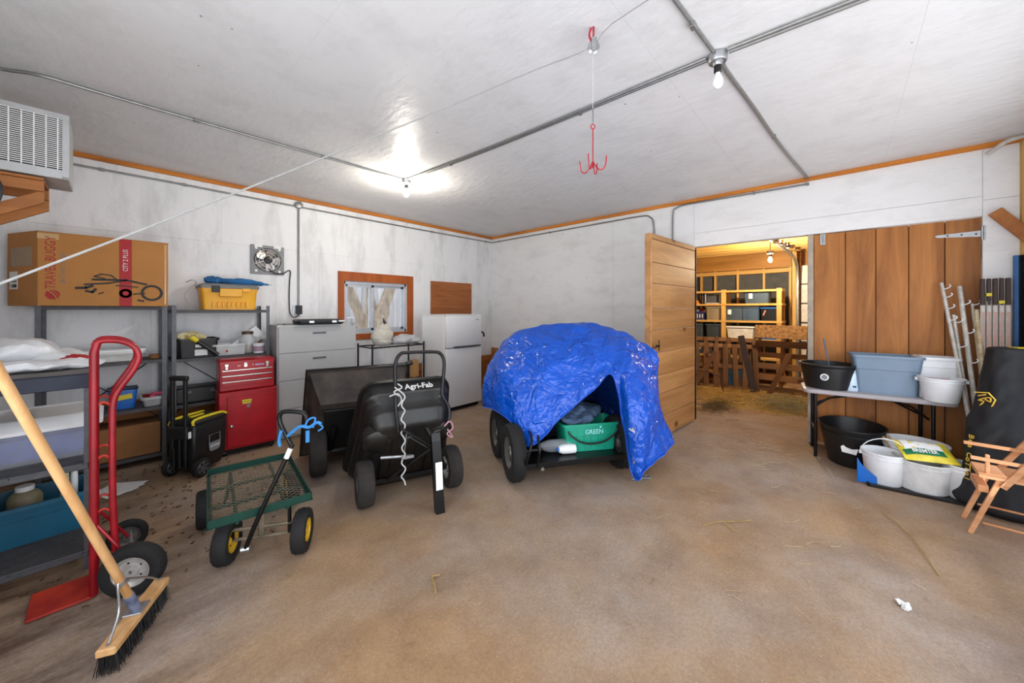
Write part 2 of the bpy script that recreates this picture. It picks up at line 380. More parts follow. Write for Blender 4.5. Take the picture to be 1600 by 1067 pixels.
def inst(name, mesh_obj, parent, loc, rot=(0, 0, 0)):
    c = mesh_obj.copy(); c.name = name; COL.objects.link(c); c.parent = parent; c.location = loc; c.rotation_euler = rot; return c
def text(s, size, m, parent, loc, rot, name='lettering', sx_=1.0, ex=.0006, align='CENTER', bold=0):
    cu = bpy.data.curves.new(name, 'FONT'); cu.body = s; cu.size = size; cu.extrude = ex; cu.align_x = align; cu.align_y = 'CENTER'; cu.offset = bold; cu.resolution_u = 2
    t = bpy.data.objects.new('tmp', cu); me = bpy.data.meshes.new_from_object(t); bpy.data.objects.remove(t); bpy.data.curves.remove(cu)
    me.name = name; me.materials.clear(); me.materials.append(m)
    o = bpy.data.objects.new(name, me); COL.objects.link(o); o.parent = parent; o.location = loc; o.rotation_euler = rot; o.scale = (sx_, 1, 1)
    return o
FRONT = (PI/2, 0, 0)
def up_rot():   # text on a face looking to -y, reading upwards
    return (Matrix.Rotation(PI/2, 3, 'X') @ Matrix.Rotation(PI/2, 3, 'Z')).to_euler()
def structure(name, b, m, parent=None): return obj(name, b, m, parent, kind='structure' if parent is None else None)

# ---------------------------------------------------------------- room shell
H = 3.2
# floor of both rooms
structure('floor', B().span((-6.62, -7.2, -.15), (5.6, 0.15, 0)), M_FLOOR)
# window wall (y = 0) round the window hole
WX0, WX1, WZ0, WZ1 = -3.235, -2.13, 1.215, 2.055
b = B().span((-6.62, .012, 0), (WX0, .16, H)).span((WX1, .012, 0), (.12, .16, H)).span((WX0, .012, 0), (WX1, .16, WZ0)).span((WX0, .012, WZ1), (WX1, .16, H))
wall_back = structure('wall_back', b, M_WALL)
cuts = [-6.6, -5.38, -4.16, -3.60, -1.75, -.52, 0.0]
def sheet(x0, x1, z0, z1):
    obj('plywood_sheet', B().span((x0+.0008, 0, z0+.0008), (x1-.0008, .0115, z1-.0008)), M_WALL, wall_back)
for x0, x1 in zip(cuts[:-1], cuts[1:]):
    if x0 == -3.60:
        sheet(x0, WX0, .62, 2.44); sheet(WX1, x1, .62, 2.44); sheet(WX0, WX1, .62, WZ0); sheet(WX0, WX1, WZ1, 2.44)
    else: sheet(x0, x1, .62, 2.44)
for x0, x1 in zip([-6.6, -4.75, -2.3], [-4.75, -2.3, 0]): sheet(x0, x1, 2.44, 3.16)
# unpainted plywood along the foot of the walls
structure('trim_1', B().span((-6.6, -.004, 0), (0, .011, .61)), M_PLYBR)
structure('trim_2', B().span((-.012, -2.3, 0), (-.0005, 0, .77)), M_PLYBR)
# door wall (x = 0)
OY0, OY1 = -4.167, -5.45
b = B().span((.012, OY0, 0), (.12, .02, H)).span((.012, -6.77, 2.51), (.12, OY0, H)).span((.012, -7.2, 0), (.12, -6.77, H))
wall_right = structure('wall_right', b, M_HEAD)
def sheetr(y0, y1, z0, z1): obj('painted_board', B().span((0, y0+.0015, z0+.0015), (.0115, y1-.0015, z1-.0015)), M_HEAD, wall_right)
sheetr(-1.22, 0, 0, 3.16); sheetr(-2.9, -1.22, 0, 3.16); sheetr(OY0, -2.9, 0, 3.16)
sheetr(-6.77, OY0, 2.51, 2.70); sheetr(-6.77, OY0, 2.703, 3.16); sheetr(-7.0, -6.77, 0, 2.66); sheetr(-7.0, -6.77, 2.663, 3.16)
structure('wall_left', B().span((-6.62, -3.6, 0), (-6.5, .0, H)).span((-6.62, -7.2, 2.85), (-6.5, -3.6, H)).span((-6.62, -7.2, 0), (-6.5, -6.4, 2.85)), M_WALL)
structure('wall_front', B().span((-.95, -7.15, 0), (.12, -7.02, H)).span((-6.1, -7.15, 2.65), (-.95, -7.02, H)).span((-6.62, -7.15, 0), (-6.1, -7.02, H)), M_WALL)
ceiling = structure('ceiling', B().span((-6.62, -7.2, H+.012), (.12, .15, H+.1)), M_CEIL)
xs = [-6.6, -4.88, -2.44, 0.0]; ys = [-7.1, -6.1, -4.88, -3.66, -2.44, -1.22, 0]
for i in range(3):
    for j in range(6):
        obj('ceiling_sheet', B().span((xs[i]+.0003, ys[j]+.0003, H), (xs[i+1]-.0003, ys[j+1]-.0003, H+.0115)), M_CEIL, ceiling)
structure('trim_3', B().span((-6.5, -.035, 3.155), (0, -.001, H-.001)), M_TRIM)
structure('trim_4', B().span((-.035, -7.0, 3.155), (-.001, -.036, H-.001)), M_TRIMY)
structure('trim_5', B().span((-.06, -7.02, 0), (-.001, -6.985, 3.15)), M_STUD)
# jamb of the doorway
structure('trim_6', B().span((-.012, OY1-.055, 0), (.115, OY1, 2.505), .003), mat('grey_weathered_jamb', '#A99C8C', .8, var=.15, scale=9))
structure('trim_7', B().span((.0, OY0, 0), (.115, OY0+.04, 2.505)), M_STUD)

# window
win = bpy.data.objects.new('window_1', None); COL.objects.link(win); win['kind'] = 'structure'
cw = .095
for a, c_ in (((WX0-cw, -.022, WZ0-cw), (WX0, -.001, WZ1+cw+.05)), ((WX1, -.022, WZ0-cw), (WX1+cw+.03, -.001, WZ1+cw+.05))):
    obj('casing', B().span(a, c_, .003), M_CASING, win)
obj('casing', B().span((WX0, -.022, WZ1), (WX1, -.001, WZ1+cw+.05), .003), M_CASING, win)
obj('casing', B().span((WX0, -.022, WZ0-cw), (WX1, -.001, WZ0), .003), M_CASING, win)
fr = B()
for a, c_ in (((WX0, .02, WZ0), (WX0+.035, .12, WZ1)), ((WX1-.035, .02, WZ0), (WX1, .12, WZ1)), ((WX0, .02, WZ0), (WX1, .12, WZ0+.045)), ((WX0, .02, WZ1-.05), (WX1, .12, WZ1))): fr.span(a, c_, .003)
obj('slider_frame', fr, M_ALUW, win)
WM = -2.76
for x0, x1, y in ((WX0+.03, WM+.03, .05), (WM-.03, WX1-.03, .085)):
    sb = B()
    for a, c_ in (((x0, y-.012, WZ0+.04), (x0+.04, y+.012, WZ1-.045)), ((x1-.04, y-.012, WZ0+.04), (x1, y+.012, WZ1-.045)), ((x0, y-.012, WZ0+.04), (x1, y+.012, WZ0+.085)), ((x0, y-.012, WZ1-.085), (x1, y+.012, WZ1-.045))): sb.span(a, c_)
    sash = obj('sash', sb, M_ALUW, win)
    obj('glass_pane', B().span((x0+.035, y-.002, WZ0+.08), (x1-.035, y+.002, WZ1-.08)), M_GLASS, sash)

# cedar boarded door (closed leaf), door_2
d2 = bpy.data.objects.new('door_2', None); COL.objects.link(d2); d2['kind'] = 'structure'; d2['label'] = 'closed leaf of wide vertical cedar boards with a strap hinge'
yb = [OY1-.058, -5.788, -6.036, -6.284, -6.533, -6.765]
for i in range(5):
    y0, y1 = yb[i], yb[i+1]
    obj('plank', B().box((0, 0, 0), (.028, (y0-y1)-.006, 2.47), .003), M_CEDAR, d2, loc=(.018, (y0+y1)/2, 1.262))
obj('light_stop_sheet', B().span((.0325, yb[0]-.001, .03), (.0345, yb[5]+.001, 2.49)), M_BROWNCAP, d2)  # unseen sheet added to stop storage-room light leaking between the planks
obj('backing_rail', B().span((.036, yb[0], .3), (.07, yb[5], .45)).span((.036, yb[0], 2.1), (.07, yb[5], 2.25)), M_CEDAR, d2)
hb = B().prism([(-6.765, 2.37), (-6.765, 2.31), (-6.48, 2.335), (-6.465, 2.35), (-6.48, 2.36)], -.004, .003, 'x').cyl((-.008, -6.768, 2.28), (-.008, -6.768, 2.41), .009, 10).span((-.004, -6.79, 2.27), (.003, -6.768, 2.42))
h = obj('strap_hinge', hb, M_GALV, d2)
obj('screw', B().cyl((-.008, -6.55, 2.346), (-.003, -6.55, 2.346), .008, 8).cyl((-.008, -6.64, 2.343), (-.003, -6.64, 2.343), .008, 8).cyl((-.008, -6.73, 2.34), (-.003, -6.73, 2.34), .008, 8), M_BLACKM, h)
hb = B().span((-.006, -5.615, 2.37), (.003, -5.565, 2.50), .002).cyl((-.012, -5.59, 2.39), (-.012, -5.59, 2.49), .009, 10)
obj('bolt_plate', hb, M_GALV, d2)
# open plank door, door_1 : hinged at the left jamb, swung into the room
d1 = bpy.data.objects.new('door_1', None); COL.objects.link(d1); d1['kind'] = 'structure'; d1['label'] = 'open door of wide horizontal pine planks swung into the room'
d1.location = (-.05, -4.165, 0); d1.rotation_euler = (0, 0, math.atan2(-.10, 1.36)+PI)   # local +x runs from hinge to free edge; local +y faces the camera
DL = 1.37
zz = [.025, .29, .57, .80, 1.08, 1.36, 1.62, 1.917, 2.167, 2.44]
for z0, z1 in zip(zz[:-1], zz[1:]):
    obj('plank', B().box((0, 0, 0), (DL-.035, .028, z1-z0-.005), .003), M_DOORP, d1, loc=(DL/2-.018, .016, (z0+z1)/2))
obj('edge_board', B().box((0, 0, 0), (.034, .075, 2.48), .003), M_DOORP, d1, loc=(DL-.015, -.005, 1.265))
obj('top_board', B().box((0, 0, 0), (DL-.035, .034, .062), .003), M_DOORP, d1, loc=(DL/2-.018, .016, 2.476))
obj('back_rail', B().box((DL/2, -.02, .4), (DL-.05, .035, .12)).box((DL/2, -.02, 2.1), (DL-.05, .035, .12)), M_DOORP, d1)
lt = B().cyl((DL-.13, .03, 1.17), (DL-.13, .075, 1.17), .008, 8).tube([(DL-.13, .07, 1.24), (DL-.13, .075, 1.17), (DL-.13, .07, 1.11)], .007, 8).tube([(DL-.06, .05, 1.145), (DL-.13, .075, 1.165)], .006, 8)
obj('latch', lt, M_BLACKM, d1, True)

# ---------------------------------------------------------------- storage room beyond the doorway
structure('wall_storage_left', B().span((.12, -2.0, 0), (5.2, -1.9, 3.4)), M_GOLDPLY)
structure('wall_storage_right', B().span((.12, -6.1, 0), (5.2, -6.0, 3.4)), M_GOLDPLY)
SX = 4.9
structure('wall_storage_back', B().span((SX, -6.1, 0), (SX+.1, -1.9, 3.4)), M_GOLDPLY)
sc_ = structure('ceiling_storage', B().span((.12, -6.1, 3.2), (5.2, -1.9, 3.3)), M_STUDY)
for i in range(12):
    x = .35+i*.41
    obj('joist', B().box((0, 0, 0), (.045, 4.0, .27)), M_STUDY, sc_, loc=(x, -4.0, 3.06))
ws = bpy.data.objects.new('wall_storage_studs', None); COL.objects.link(ws); ws['kind'] = 'structure'
for y in (-2.5, -3.0, -3.33, -3.83, -4.37, -4.87):
    obj('stud', B().box((0, 0, 0), (.09, .045, 2.66)), M_STUD, ws, loc=(SX-.09, y, 1.33))
obj('plate_board', B().span((SX-.15, -4.9, 2.47), (SX-.001, -2.0, 2.56)), M_STUDY, ws)
obj('header_board', B().span((SX-.15, -4.9, 2.58), (SX-.05, -2.0, 2.98)), M_GOLDPLY, ws)
for y0, y1 in zip((-2.5, -3.0, -3.33, -3.83, -4.37), (-3.0, -3.33, -3.83, -4.37, -4.87)):
    obj('insulation_panel', B().span((SX-.04, y1+.024, 0), (SX-.012, y0-.024, 2.46)), M_INSUL, ws)
structure('trim_8', B().span((SX-.3, -5.0, 0), (SX-.2, -4.92, 2.9)), M_STUD)
# shelf unit of two-by-fours
su = thing('lumber_shelf', 'tall open shelf of yellow pine lumber holding totes in back room', 'shelf', (4.05, -3.9, 0))
for y in (1.0, .165, -.87):
    obj('post', B().box((0, 0, 0), (.09, .085, 2.06)), M_STUD, su, loc=(-.26, y, 1.03)); obj('post', B().box((0, 0, 0), (.09, .085, 2.06)), M_STUD, su, loc=(.26, y, 1.03))
SZ = [.18, .56, .96, 1.363, 1.74, 2.04]
for z in SZ: obj('shelf_board', B().box((0, 0, 0), (.62, 2.0, .045), .003), M_STUDY, su, loc=(0, .07, z-.024))

def tote_mesh(wb, db, wt, dt, h, r=.03, wall=.006, rim=.015, step=0):
    rings = [rrect(wb, db, r, 0)]
    if step: # a step in the wall near the top
        k = 1-step/h
        w1, d1_ = wb+(wt-wb)*k*.6, db+(dt-db)*k*.6
        rings += [rrect(w1, d1_, r, h-step), rrect(w1+.015, d1_+.015, r, h-step+.004)]
    rings += [rrect(wt, dt, r, h-rim*1.6), rrect(wt+2*rim, dt+2*rim, r+rim, h-rim*1.6), rrect(wt+2*rim, dt+2*rim, r+rim, h), rrect(wt-2*wall, dt-2*wall, r, h), rrect(wb-2*wall, db-2*wall, max(.004, r-wall), wall)]
    return B().loft(rings)
def ribs(b_, wb, wt, h, y0, y1, n, t=.006, wd=.012):
    for i in range(n):
        f = (i+.5)/n-.5
        b_.loft([[(f*wb-wd/2, y0, .02), (f*wb+wd/2, y0, .02), (f*wb+wd/2, y0-t, .02), (f*wb-wd/2, y0-t, .02)], [(f*wt-wd/2, y1, h*.72), (f*wt+wd/2, y1, h*.72), (f*wt+wd/2, y1-t, h*.72), (f*wt-wd/2, y1-t, h*.72)]])
    return b_
def tote(name, label, loc, rz, w_, d_, h, m, taper=.86, lid=None, group=None, cat='tote', tagm=False, nrib=5, step=0):
    t = thing(name, label, cat, loc, rz, group)
    b_ = tote_mesh(w_*taper, d_*taper, w_-.03, d_-.03, h, step=step)
    if nrib: ribs(b_, w_*taper*.9, w_*.9, h, -d_*taper/2+.001, -(d_*taper+(d_*(1-taper)-.03)*.72)/2+.001, nrib)
    obj('body', b_, m, t, True)
    if lid: obj('lid', B().loft([rrect(w_+.012, d_+.012, .04, h-.018), rrect(w_+.012, d_+.012, .04, h+.006), rrect(w_-.05, d_-.05, .03, h+.012), rrect(w_-.07, d_-.07, .03, h+.004)]), lid, t, True)
    if tagm: obj('label', B().box((-w_*.2, -d_/2-.004, h*.6), (.07, .003, .11), rot=Matrix.Rotation(-.06, 4, 'X')), M_LABEL, t)
    return t
# shelf front plane x = 3.75 ; local front (-y) of a tote turned to -x : rz = -90
def on_shelf(y, z): return (3.98, y, z)
tote('slate_tote', 'large slate tote with hanging white tag on upper right shelf', on_shelf(-4.36, 1.74), -90, .5, .4, .27, M_DKTOTE, tagm=True, lid=M_DKTOTE)
tote('slate_tote', 'slate tote with white tag beside wooden post, middle right shelf', on_shelf(-3.93, 1.363), -90, .38, .4, .31, M_DKTOTE, tagm=True, lid=M_DKTOTE)
tote('slate_tote', 'middle slate tote of three on the middle right shelf', on_shelf(-4.25, 1.363), -90, .36, .4, .31, mat('slate_tote_blue', '#44586F', .45), lid=M_DKTOTE)
t = tote('black_tote', 'black tote with blue lid and red tag, middle right shelf', on_shelf(-4.59, 1.363), -90, .34, .4, .28, M_BLACKP, lid=M_BLUE)
obj('tag', B().box((-.08, -.2, .17), (.025, .004, .12), rot=Matrix.Rotation(.35, 4, 'Y')), mat('pink_tag', '#D98A80', .6), t)
tote('white_tote', 'translucent white tote on the lower right shelf behind pallets', on_shelf(-4.05, .96), -90, .56, .4, .26, M_WHITEDIRTY, lid=M_WHITE, nrib=0)
tote('blue_tote', 'bright blue tote with lime lid on the lower right shelf', on_shelf(-4.58, .96), -90, .42, .4, .25, M_BLUE, lid=mat('lime_lid', '#B9C83A', .45))
tote('taupe_tote', 'taupe tote left of the shelf post on the middle left shelf', on_shelf(-3.52, 1.363), -90, .36, .4, .31, mat('taupe', '#8D8066', .5), lid=mat('taupe_lid', '#A59A80', .5))
t = thing('laundry_basket', 'blue basket packed with bright clutter on the middle left shelf', 'basket', on_shelf(-3.17, 1.363), -90)
obj('basket_body', tote_mesh(.28, .32, .32, .36, .2, step=.05), mat('navy_basket', '#24306A', .5), t, True)
for i in range(5): obj('slot', B().box((-.11+i*.055, -.175, .09), (.014, .02, .09)), M_LABEL, t)
for i in range(4): obj('clutter_item', B().box((-.1+i*.065, 0, .2), (.05, .2, .1), .01, Matrix.Rotation(.3*i, 4, 'Z')), [M_YELL, M_WHITE, M_REDPRINT, M_YEL][i], t)
tote('dark_tote', 'dark green tote at the far left of the lower left shelf', on_shelf(-3.13, .96), -90, .34, .4, .3, mat('dkgreen_tote', '#39434A', .5), lid=M_DKTOTE)
tote('dark_tote', 'dark green tote against the shelf post on the lower left shelf', on_shelf(-3.52, .96), -90, .36, .4, .3, mat('dkgreen_tote', '#39434A', .5), lid=M_DKTOTE)
tote('dark_tote', 'dark tote with round white sticker on the lowest visible shelf', on_shelf(-3.3, .56), -90, .4, .4, .28, mat('dkgreen_tote', '#39434A', .5), lid=M_DKTOTE, tagm=True)
t = thing('wire_crate', 'pale grey framed crate on the upper left shelf', 'crate', on_shelf(-3.5, 1.74), -90)
fb = B()
for sx_ in (-.15, .15):
    for sy_ in (-.17, .17): fb.box((sx_, sy_, .13), (.025, .025, .26))
for z in (.0125, .2475):
    for sy_ in (-.17, .17): fb.box((0, sy_, z), (.3, .025, .025))
    for sx_ in (-.15, .15): fb.box((sx_, 0, z), (.025, .34, .025))
obj('frame', fb, M_TABLE, t); obj('inner_box', B().box((0, .02, .12), (.26, .28, .19)), M_INSUL, t)
t = thing('lumber_offcut', 'orange angled wooden offcut at the left of the upper left shelf', 'offcut', on_shelf(-3.1, 1.74), -90)
obj('block', B().prism([(-.12, 0), (.1, 0), (.06, .08), (-.05, .16), (-.12, .17)], -.15, .1), M_TRIM, t)
t = thing('bottle_rack', 'dark rack with light dots beside the crate on the upper left shelf', 'rack', on_shelf(-3.27, 1.74), -90)
obj('rack_body', B().box((0, 0, .125), (.1, .2, .25), .004), M_BLACKP, t)
for i in range(5): obj('knob', B().cyl((0, -.1, .03+i*.048), (0, -.115, .03+i*.048), .012, 8), M_LABEL, t)

# overhead-door track and sectional door at the far right of the back room
t = thing('door_track', 'curved steel overhead-door track hanging under the joists', 'track', (0, 0, 0))
obj('rail', B().tube([(1.2, -4.69, 2.92), (2.6, -4.78, 2.90), (4.0, -4.95, 2.78), (4.35, -5.0, 2.66), (4.52, -5.02, 2.42), (4.56, -5.02, 1.9), (4.56, -5.02, .02)], .03, 6, 6), M_GALV, t, True)
for i in range(7):
    x = 2.5+i*.25
    obj('hanger', B().box((x, -4.78-.05*i/2, 2.97), (.07, .12, .14), .004), M_STEELGREY if i % 2 else M_LABEL, t)
t = thing('sectional_door', 'pale ribbed sectional door section at right of back room', 'door', (4.74, -5.42, 0), -90)
for i in range(6):
    obj('door_panel', B().box((0, 0, 0), (.72, .04, .42), .006), M_WHITEDIRTY, t, loc=(0, 0, .23+i*.43))
    obj('panel_strut', B().box((0, -.03, .03+i*.43), (.72, .03, .02)), M_STEELGREY, t)

# pallets
def pallet(label, loc, rz, tilt, n, w_, h, m, mx_, slat=.09, horizontal=False):
    t = thing('wooden_pallet', label, 'pallet', loc, rz); t.rotation_euler = (tilt, 0, math.radians(rz))
    if not horizontal:
        for z in (.05, h/2, h-.05): obj('stringer', B().box((0, 0, 0), (w_, .04, .09), .003), mx_, t, loc=(0, .035, z))
        for i in range(n): obj('slat', B().box((0, 0, 0), (slat, .018, h*random.uniform(.97, 1.0)), .002, Matrix.Rotation(random.uniform(-.03, .03), 4, 'Y')), m, t, loc=(-w_/2+slat/2+i*(w_-slat)/(n-1), 0, h/2))
        for i in range(3): obj('back_slat', B().box((0, 0, 0), (slat, .018, h), .002), m, t, loc=(-w_/2+slat+i*(w_-2*slat)/2, .07, h/2))
    else:
        for x in (-w_/2+.05, 0, w_/2-.05): obj('stringer', B().box((0, 0, 0), (.05, .09, h), .003), m, t, loc=(x, .055, h/2))
        for i in range(n): obj('slat', B().box((0, 0, 0), (w_, .018, slat*random.uniform(.8, 1.15)), .002, Matrix.Rotation(random.uniform(-.02, .02), 4, 'Y')), mx_, t, loc=(0, 0, slat/2+i*(h-slat)/(n-1)))
    return t
pallet('leaning brown pallet with upright slats in front of the lumber shelf', (2.62, -3.93, .0), -78, -.42, 8, 1.30, .98, M_PALLET, M_PALLETX)
pallet('second slatted pallet leaning behind the front one', (3.06, -3.85, .0), -84, -.3, 6, 1.2, 1.05, M_PALLET, M_PALLETX, slat=.075)
t = pallet('tall pallet of rough horizontal boards leaning at the right', (2.95, -4.86, .0), -98, -.2, 6, .90, 1.22, M_PALLET, M_PALLETX, slat=.12, horizontal=True)
tag(obj('osb_board', B().box((0, 0, 0), (.84, .02, .26), .002), M_OSB, loc=(3.03, -4.86, 1.17), rot=(-.25, 0, math.radians(-98))), 'ragged strand board across the top of the tall pallet', 'board')
tag(obj('dark_plank', B().box((0, 0, .55), (.11, .04, 1.15), .004), M_BROWNCAP, loc=(2.55, -4.52, 0), rot=(-.15, -.2, math.radians(-80))), 'dark weathered plank leaning between the two pallets', 'plank')
for q_, r_, lb_ in (((2.35, -3.5, 0), (-.2, .5, -1.3), 'short broken slat tilted left in front of the slatted pallets'), ((2.75, -4.3, 0), (-.35, -.45, -1.5), 'broken slat tilted right beside the dark plank'), ((2.5, -4.75, 0), (-.3, .35, -1.6), 'thin split slat leaning on the tall pallet')):
    tag(obj('broken_slat', B().box((0, 0, .42), (.085, .02, .84), .002), M_PALLET, loc=(q_[0], q_[1], .03), rot=r_), lb_, 'slat')
tag(obj('iron_bar', B().tube([(2.2, -3.05, .48), (2.25, -3.8, .38), (2.28, -4.0, .30), (2.26, -4.06, .012)], .014, 8), mat('rusty_iron', '#54362A', .7, .3), smooth=True), 'rusty iron bar laid across the leaning slats', 'bar')
# straw
def straw_patch(name, label, n, region, zmax, m, lmin=.06, lmax=.22, rr=.0022):
    b_ = B()
    for _ in range(n):
        x, y = region()
        if x is None: continue
        L_ = random.uniform(lmin, lmax); a = random.uniform(0, 2*PI); z = random.uniform(.004, zmax); dz = random.uniform(-.3, .5)*zmax
        dx, dy = math.cos(a)*L_/2, math.sin(a)*L_/2; k = random.uniform(-.03, .03)
        p = [Vector((x-dx, y-dy, z)), Vector((x+k*.6, y+k*.6, z+abs(dz)*.3+.002)), Vector((x+dx, y+dy, max(.004, z+dz)))]
        b_.tube(p, rr, 3)
    o = obj(name, b_, m, kind='stuff'); tag(o, label, 'straw'); return o
def reg_store():
    x = random.gauss(2.0, .45); y = random.uniform(-5.4, -2.6)
    return x, y
straw_patch('loose_straw', 'loose straw heaped over the back room floor before the pallets', 2600, reg_store, .07, M_STRAW)
sb = B(); 
gx, gy = 46, 60
def sh(x, y):
    e = max(0, 1-((x-2.05)/.95)**2)*max(0, 1-((y+4.0)/1.85)**4)
    return .004*0 + e*(.025+.045*noise.noise(Vector((x*3, y*3, 0)))+.02*noise.noise(Vector((x*11, y*11, 3))))-.004
sb.loft([[(1.1+1.9*i/gx, -5.85+3.7*j/gy, sh(1.1+1.9*i/gx, -5.85+3.7*j/gy)) for j in range(gy+1)] for i in range(gx+1)], close=False)
tag(obj('straw_bed', sb, mat('straw_litter', '#BFA25E', .95, col2='#8A7040', scale=22, bump=1, bscale=70, stretch=(1, 3, 1)), smooth=True, kind='stuff'), 'trampled bed of straw litter on the back room floor', 'straw')
def reg_dark(): return random.gauss(1.0, .25), random.gauss(-4.25, .12)
straw_patch('hay_scraps', 'dark hay scraps lying behind the open plank door', 350, reg_dark, .06, mat('dark_hay', '#5A4A2E', .9))
def reg_right(): return random.gauss(1.75, .3), random.gauss(-5.15, .25)
straw_patch('hay_pile', 'grey green hay pile at the right of the back room floor', 900, reg_right, .13, mat('grey_hay', '#9A9570', .9))
tag(obj('blue_pack', B().loft([rrect(.36, .16, .05, 0), rrect(.4, .2, .06, .1), rrect(.38, .16, .06, .34), rrect(.2, .08, .03, .4)]), mat('patterned_blue', '#2B4658', .7, col2='#4F7E92', scale=18), loc=(3.0, -4.1, 0), rot=(0, 0, math.radians(-85)), smooth=True), 'blue patterned sack glimpsed behind the leaning slats', 'sack')

# bulbs ---------------------------------------------------------
def bulb(label, loc, m, hang=0):
    t = thing('bare_bulb', label, 'lamp', loc)
    obj('junction_box', B().lathe([(.0, 0), (.055, 0), (.055, -.045), (.048, -.055), (0, -.055)][1:4], 20).lathe([(.03, -.055), (.03, -.062), (.022, -.075)], 16), M_GALV, t, True)
    obj('socket', B().lathe([(.019, -.07), (.022, -.085), (.022, -.115), (.016, -.12)], 16), M_BLACKP, t, True)
    g = [(.014, -.118), (.016, -.13), (.022, -.145), (.0295, -.165), (.031, -.18), (.028, -.197), (.019, -.21), (.006, -.2165)]
    obj('glass_bulb', B().lathe(g, 20), m, t, True)
    return t
bulb('glowing bare bulb where the two ceiling conduits meet in the corner', (-3.25, -1.81, H), M_BULBW)
bulb('unlit bare bulb under the round box where the conduits cross', (-3.135, -5.19, H), M_BULBOFF)
tb_ = bulb('glowing bare bulb hanging in the back room under the joists', (2.75, -4.74, 2.72), M_BULBS)
obj('stem', B().cyl((0, 0, -.01), (0, 0, .27), .008, 8), M_GALV, tb_)

# ---------------------------------------------------------------- conduits
def conduit(label, pts, clips=(), r=.0115, sm=0, cat='pipe'):
    t = thing('conduit', label, cat)
    obj('pipe', B().tube(pts, r, 8, sm), M_CONDUIT, t, True)
    for c in clips: obj('clip', B().box(c, (.045, .03, .03), .003), M_CONDUIT, t)
    return t
zc = H-.014
conduit('grey conduit along the ceiling from the left to the lit bulb', [(-6.48, -1.60, zc), (-6.18, -1.66, zc), (-6.0, -1.76, zc-.004), (-5.64, -1.75, zc), (-4.2, -1.78, zc), (-3.31, -1.81, zc)], [(-5.2, -1.76, zc), (-4.2, -1.78, zc)], sm=4)
t = conduit('pair of grey conduits between the two bare bulbs', [(-3.235, -1.87, zc), (-3.16, -3.3, zc), (-3.135, -5.13, zc)], [(-3.2, -2.6, zc), (-3.15, -4.2, zc)], sm=3)
obj('pipe', B().tube([(-3.265, -1.87, zc), (-3.19, -3.3, zc), (-3.16, -5.13, zc)], .009, 8, 3), M_CONDUIT, t, True)
t = conduit('pair of conduits from the unlit bulb towards the front wall', [(-3.13, -5.25, zc), (-3.09, -5.9, zc), (-3.07, -7.0, zc)])
obj('pipe', B().tube([(-3.16, -5.25, zc), (-3.125, -5.9, zc), (-3.11, -7.0, zc)], .009, 8), M_CONDUIT, t, True)
conduit('conduit from the unlit bulb to the left above the camera side', [(-3.2, -5.18, zc), (-3.8, -5.13, zc), (-6.48, -5.05, zc)], [(-3.5, -5.15, zc)])
conduit('wavy conduit from the unlit bulb to the header over the doorway', [(-3.07, -5.195, zc), (-2.9, -5.2, zc), (-2.3, -5.25, zc), (-1.6, -5.30, zc-.003), (-.9, -5.36, zc), (-.04, -5.45, zc)], [(-1.6, -5.30, zc)], r=.014, sm=5)
conduit('conduit along the header bending down behind the open door', [(-.018, -5.45, 3.12), (-.018, -4.4, 3.135), (-.018, -4.05, 3.14), (-.018, -3.92, 3.11), (-.018, -3.88, 3.02), (-.018, -3.875, 2.4), (-.018, -3.87, 1.3)], [(-.02, -5.45, 3.12), (-.02, -4.9, 3.128)], sm=5)
conduit('long conduit along the window wall under the orange trim', [(-6.45, -.016, 3.065), (-5.2, -.016, 3.075), (-3.9, -.016, 3.07), (-1.8, -.016, 3.072), (-.03, -.016, 3.083)], [(-5.75, -.016, 3.07), (-5.1, -.016, 3.075), (-1.6, -.016, 3.073), (-.2, -.016, 3.08)])
conduit('conduit from the room corner along the door wall bending down', [(-.016, -.03, 3.083), (-.016, -2.6, 3.087), (-.016, -3.36, 3.087), (-.016, -3.53, 3.05), (-.016, -3.59, 2.93), (-.016, -3.598, 2.5), (-.016, -3.6, 1.3)], [(-.018, -.25, 3.083), (-.018, -1.6, 3.085)], sm=5)
t = thing('conduit_drop', 'vertical conduit with outlet box beside the exhaust fan', 'pipe', (-3.88, -.016, 0))
obj('pipe', B().tube([(0, 0, 3.05), (0, 0, 1.66)], .0125, 8), M_CONDUIT, t, True)
obj('junction_box', B().lathe([(.045, .016), (.05, .008), (.05, -.03), (.042, -.035)], 16, 'y', (0, 0, 3.09)), M_CONDUIT, t, True)
ob = obj('outlet_box', B().box((0, -.012, 1.60), (.075, .05, .125), .004), M_BLACKM, t); obj('cover_plate', B().box((-.045, .012, 1.6), (.06, .006, .13)), M_GALV, t)
t = thing('utility_hook', 'small white pipe stub where trim meets the front wall corner', 'pipe', (-.1, -6.88, 3.1))
obj('stub', B().tube([(0, -.12, .085), (-.02, 0, .05), (.03, .1, -.02)], .018, 8, 4), M_POST, t, True)

